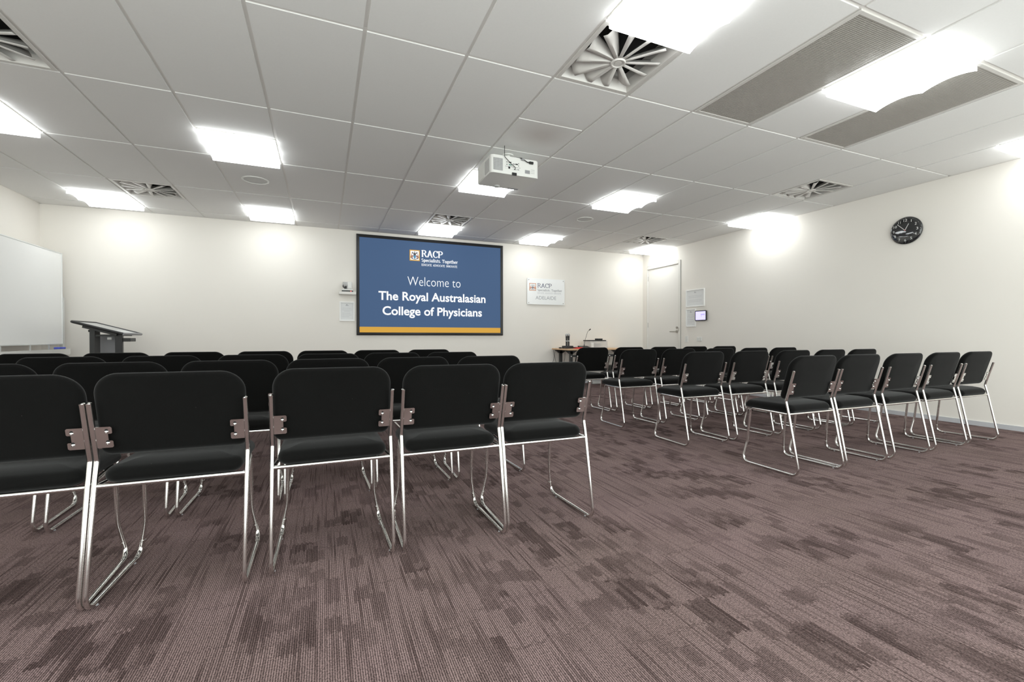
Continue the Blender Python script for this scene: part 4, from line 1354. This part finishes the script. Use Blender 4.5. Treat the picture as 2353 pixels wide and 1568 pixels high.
def make_chair():
    t = thing('banquet_chair', 'x', 'chair', (0, 0, 0), 0, 'black chairs set out in rows facing the screen')
    # back pad
    bm = NB()
    PH = 0.292
    zc = 0.4975 + PH / 2
    lean = math.atan2(0.055, 0.202)

    def dback(u, v, n):
        # n>0 faces the sitter
        z = zc + v
        y = ypost(max(z, 0.49)) + 0.013 + (n + 0.021) + 0.010 * (u / 0.22) ** 2 - 0.003
        if v > PH / 2 - 0.08: y -= 0.010 * ((v - PH / 2 + 0.08) / 0.08) ** 2
        return Vector((u, y, z + 0.004 * (1 - (u / 0.22) ** 2)))
    cushion(bm, 0.449, PH, 0.042, (0.035, 0.035, 0.075, 0.075), 0.020, 0.006, 0.002, dback)
    bk = link('backrest', bm, 'fabric', t, smooth=True)
    # seat pad
    bm = NB()

    def dseat(u, v, n):
        y = 0.264 + v
        z = 0.437 + n
        top = max(0.0, min(1.0, (n + 0.031) / 0.062))
        if v > 0.10: z -= 0.030 * ((v - 0.10) / 0.08) ** 2 * (0.25 + 0.75 * top)
        if v < -0.09: z -= 0.014 * ((-v - 0.09) / 0.09) ** 2 * top
        z += top * (0.006 * math.cos(u / 0.21 * PI / 2) - 0.003 * math.exp(-((v + 0.02) / 0.05) ** 2))
        return Vector((u, y, z))
    cushion(bm, 0.418, 0.380, 0.062, (0.045, 0.045, 0.05, 0.05), 0.030, 0.006, 0.0, dseat)
    link('seat', bm, 'fabric', t, smooth=True)
    bm = NB(); extr(bm, rrect(0.37, 0.31, (.03,) * 4, 4), 0.010, Matrix.Translation((0, 0.268, 0.4015)))
    link('seat_board', bm, 'black', t)
    # tube frames
    for s in (-1, 1):
        xr, xf, xt = s * 0.2265, s * 0.217, s * 0.190
        pts = [(xr, 0.045, 0.690), (xr, 0.100, 0.488), (xr, 0.079, 0.400), (xr, 0.004, RT + .0015), (xf, 0.445, RT + .0015), (xt + s * .003, 0.424, 0.150), (xt, 0.398, 0.402), (xr, 0.088, 0.402)]
        bm = NB(); tube(bm, fillet(pts, [0, 0.03, 0.12, 0.045, 0.040, 0.18, 0.036, 0], 8), RT, 14)
        fr_ = link('side_frame', bm, 'chrome', t, smooth='auto')
        bm = NB(); lathe(bm, [(0, 0.0035), (RT * .6, 0.003), (RT + .0006, 0.0008), (RT + .0006, -0.003)], 14, Matrix.Translation((xr, 0.0445, 0.6915)) @ Matrix.Rotation(lean, 4, 'X'))
        link('tube_cap', bm, 'chrome', fr_, smooth='auto')
        # knee linking loop
        bm = NB(); tube(bm, fillet([(xf, 0.395, RT + .0015), (xf, 0.445, RT + .0015), (xf + (xt - xf) * .42, 0.436, 0.072)], 0.04), [RT - .001] + [RT + 0.0014] * 9 + [RT - .001], 12)
        link('knee_sleeve', bm, 'chrome', fr_, smooth='auto')
        for y in (0.075, 0.375):
            xx = xr + (xf - xr) * y / 0.45
            bm = NB(); cyl(bm, (xx - s * .004, y, 0), (xx - s * .004, y, 0.006), 0.006, 0.004, 10)
            link('floor_glide', bm, 'grey', fr_)
        # bracket plate
        bm = NB()
        w0, w1 = 0.0, 0.046
        poly = [(0, 0), (w1 - .004, 0), (w1, .004), (w1, .023), (w1 - .003, .026), (w1 - .012, .026), (w1 - .012, .052), (w1 - .003, .052), (w1, .055), (w1, .074), (w1 - .004, .078), (0, .078)]
        poly = [(-s * x, z) for x, z in poly]
        zb_ = 0.533
        mt = Matrix.Translation((s * 0.2205, ypost(zb_) - 0.0045 + 0.006, zb_)) @ Matrix.Rotation(lean, 4, 'X') @ Matrix.Rotation(PI / 2, 4, 'X')
        extr(bm, poly, 0.003, mt)
        br = link('bracket', bm, 'chrome', t, smooth='auto')
        for zz in (0.017, 0.059):
            bm = NB(); m2 = mt @ Matrix.Translation((-s * (w1 - .015), zz, 0.003))
            lathe(bm, [(0.0058, 0), (0.0056, 0.0015), (0.004, 0.0032), (0.0015, 0.0038), (0, 0.003)], 14, m2)
            link('screw', bm, 'screw', br, smooth='auto')
            bm = NB(); m2 = mt @ Matrix.Translation((-s * (w1 - .015), zz + 0.006, 0.0032))
            lathe(bm, [(0, 0.0001), (0.0046, 0.0001), (0.0048, 0)], 12, m2)
            link('screw_slot', bm, 'void', br)
    bm = NB(); cyl(bm, (-0.2265, 0.083, 0.402), (0.2265, 0.083, 0.402), RT, n=14, caps=False)
    link('rear_rail', bm, 'chrome', t, smooth='auto')
    bm = NB(); cyl(bm, (-0.190, 0.385, 0.387), (0.190, 0.385, 0.387), 0.0065, n=12, caps=False)
    link('front_rail', bm, 'chrome', t, smooth='auto')
    return t


ROWS = {
    ('left', 1): [(1.010, 1.905, 0.0), (0.538, 1.900, 0.0), (0.040, 1.903, 0.01), (-0.497, 1.880, -0.015), (-0.968, 1.885, 0.0)],
    ('left', 2): [(1.015, 2.750, 0), (0.516, 2.745, 0), (0.030, 2.722, 0.01), (-0.455, 2.715, 0), (-0.955, 2.722, 0.01), (-1.465, 2.745, 0)],
    ('left', 3): [(0.995, 3.620, 0), (0.510, 3.620, 0), (0.034, 3.600, 0), (-0.460, 3.590, 0), (-0.990, 3.600, 0), (-1.505, 3.610, 0)],
    ('left', 4): [(0.985, 4.480, 0), (0.480, 4.470, 0), (0.000, 4.470, 0), (-0.478, 4.450, 0), (-1.000, 4.450, 0), (-1.515, 4.450, 0), (-2.010, 4.450, 0)],
    ('right', 1): [(3.060, 1.966, 0.0), (3.562, 1.972, -0.01), (4.140, 1.985, 0), (4.705, 1.995, 0), (5.250, 2.005, 0)],
    ('right', 2): [(3.013, 2.872, 0), (3.570, 2.875, 0), (4.160, 2.890, 0), (4.720, 2.905, 0), (5.250, 2.910, 0)],
    ('right', 3): [(2.995, 3.715, 0), (3.548, 3.740, 0), (4.140, 3.755, 0), (4.700, 3.765, 0), (5.210, 3.765, 0)],
    ('right', 4): [(3.010, 4.605, 0), (3.545, 4.600, 0), (4.100, 4.620, 0), (4.650, 4.640, 0), (5.200, 4.650, 0)],
}
ORD = ['on the aisle', 'second from the aisle', 'third from the aisle', 'fourth from the aisle', 'fifth from the aisle', 'sixth from the aisle', 'seventh from the aisle']
RN = {1: 'nearest row', 2: 'second row back', 3: 'third row back', 4: 'row nearest the screen'}
proto = make_chair()
first = True
for (side, rn), lst in ROWS.items():
    for k, (x, y, rz) in enumerate(lst):
        o = proto if first else copy_tree(proto)
        first = False
        o.location = (x, y, 0)
        o.rotation_euler = (0, 0, rz)
        o['label'] = 'black chrome-framed chair, %s block, %s, %s' % (side, RN[rn], ORD[k])
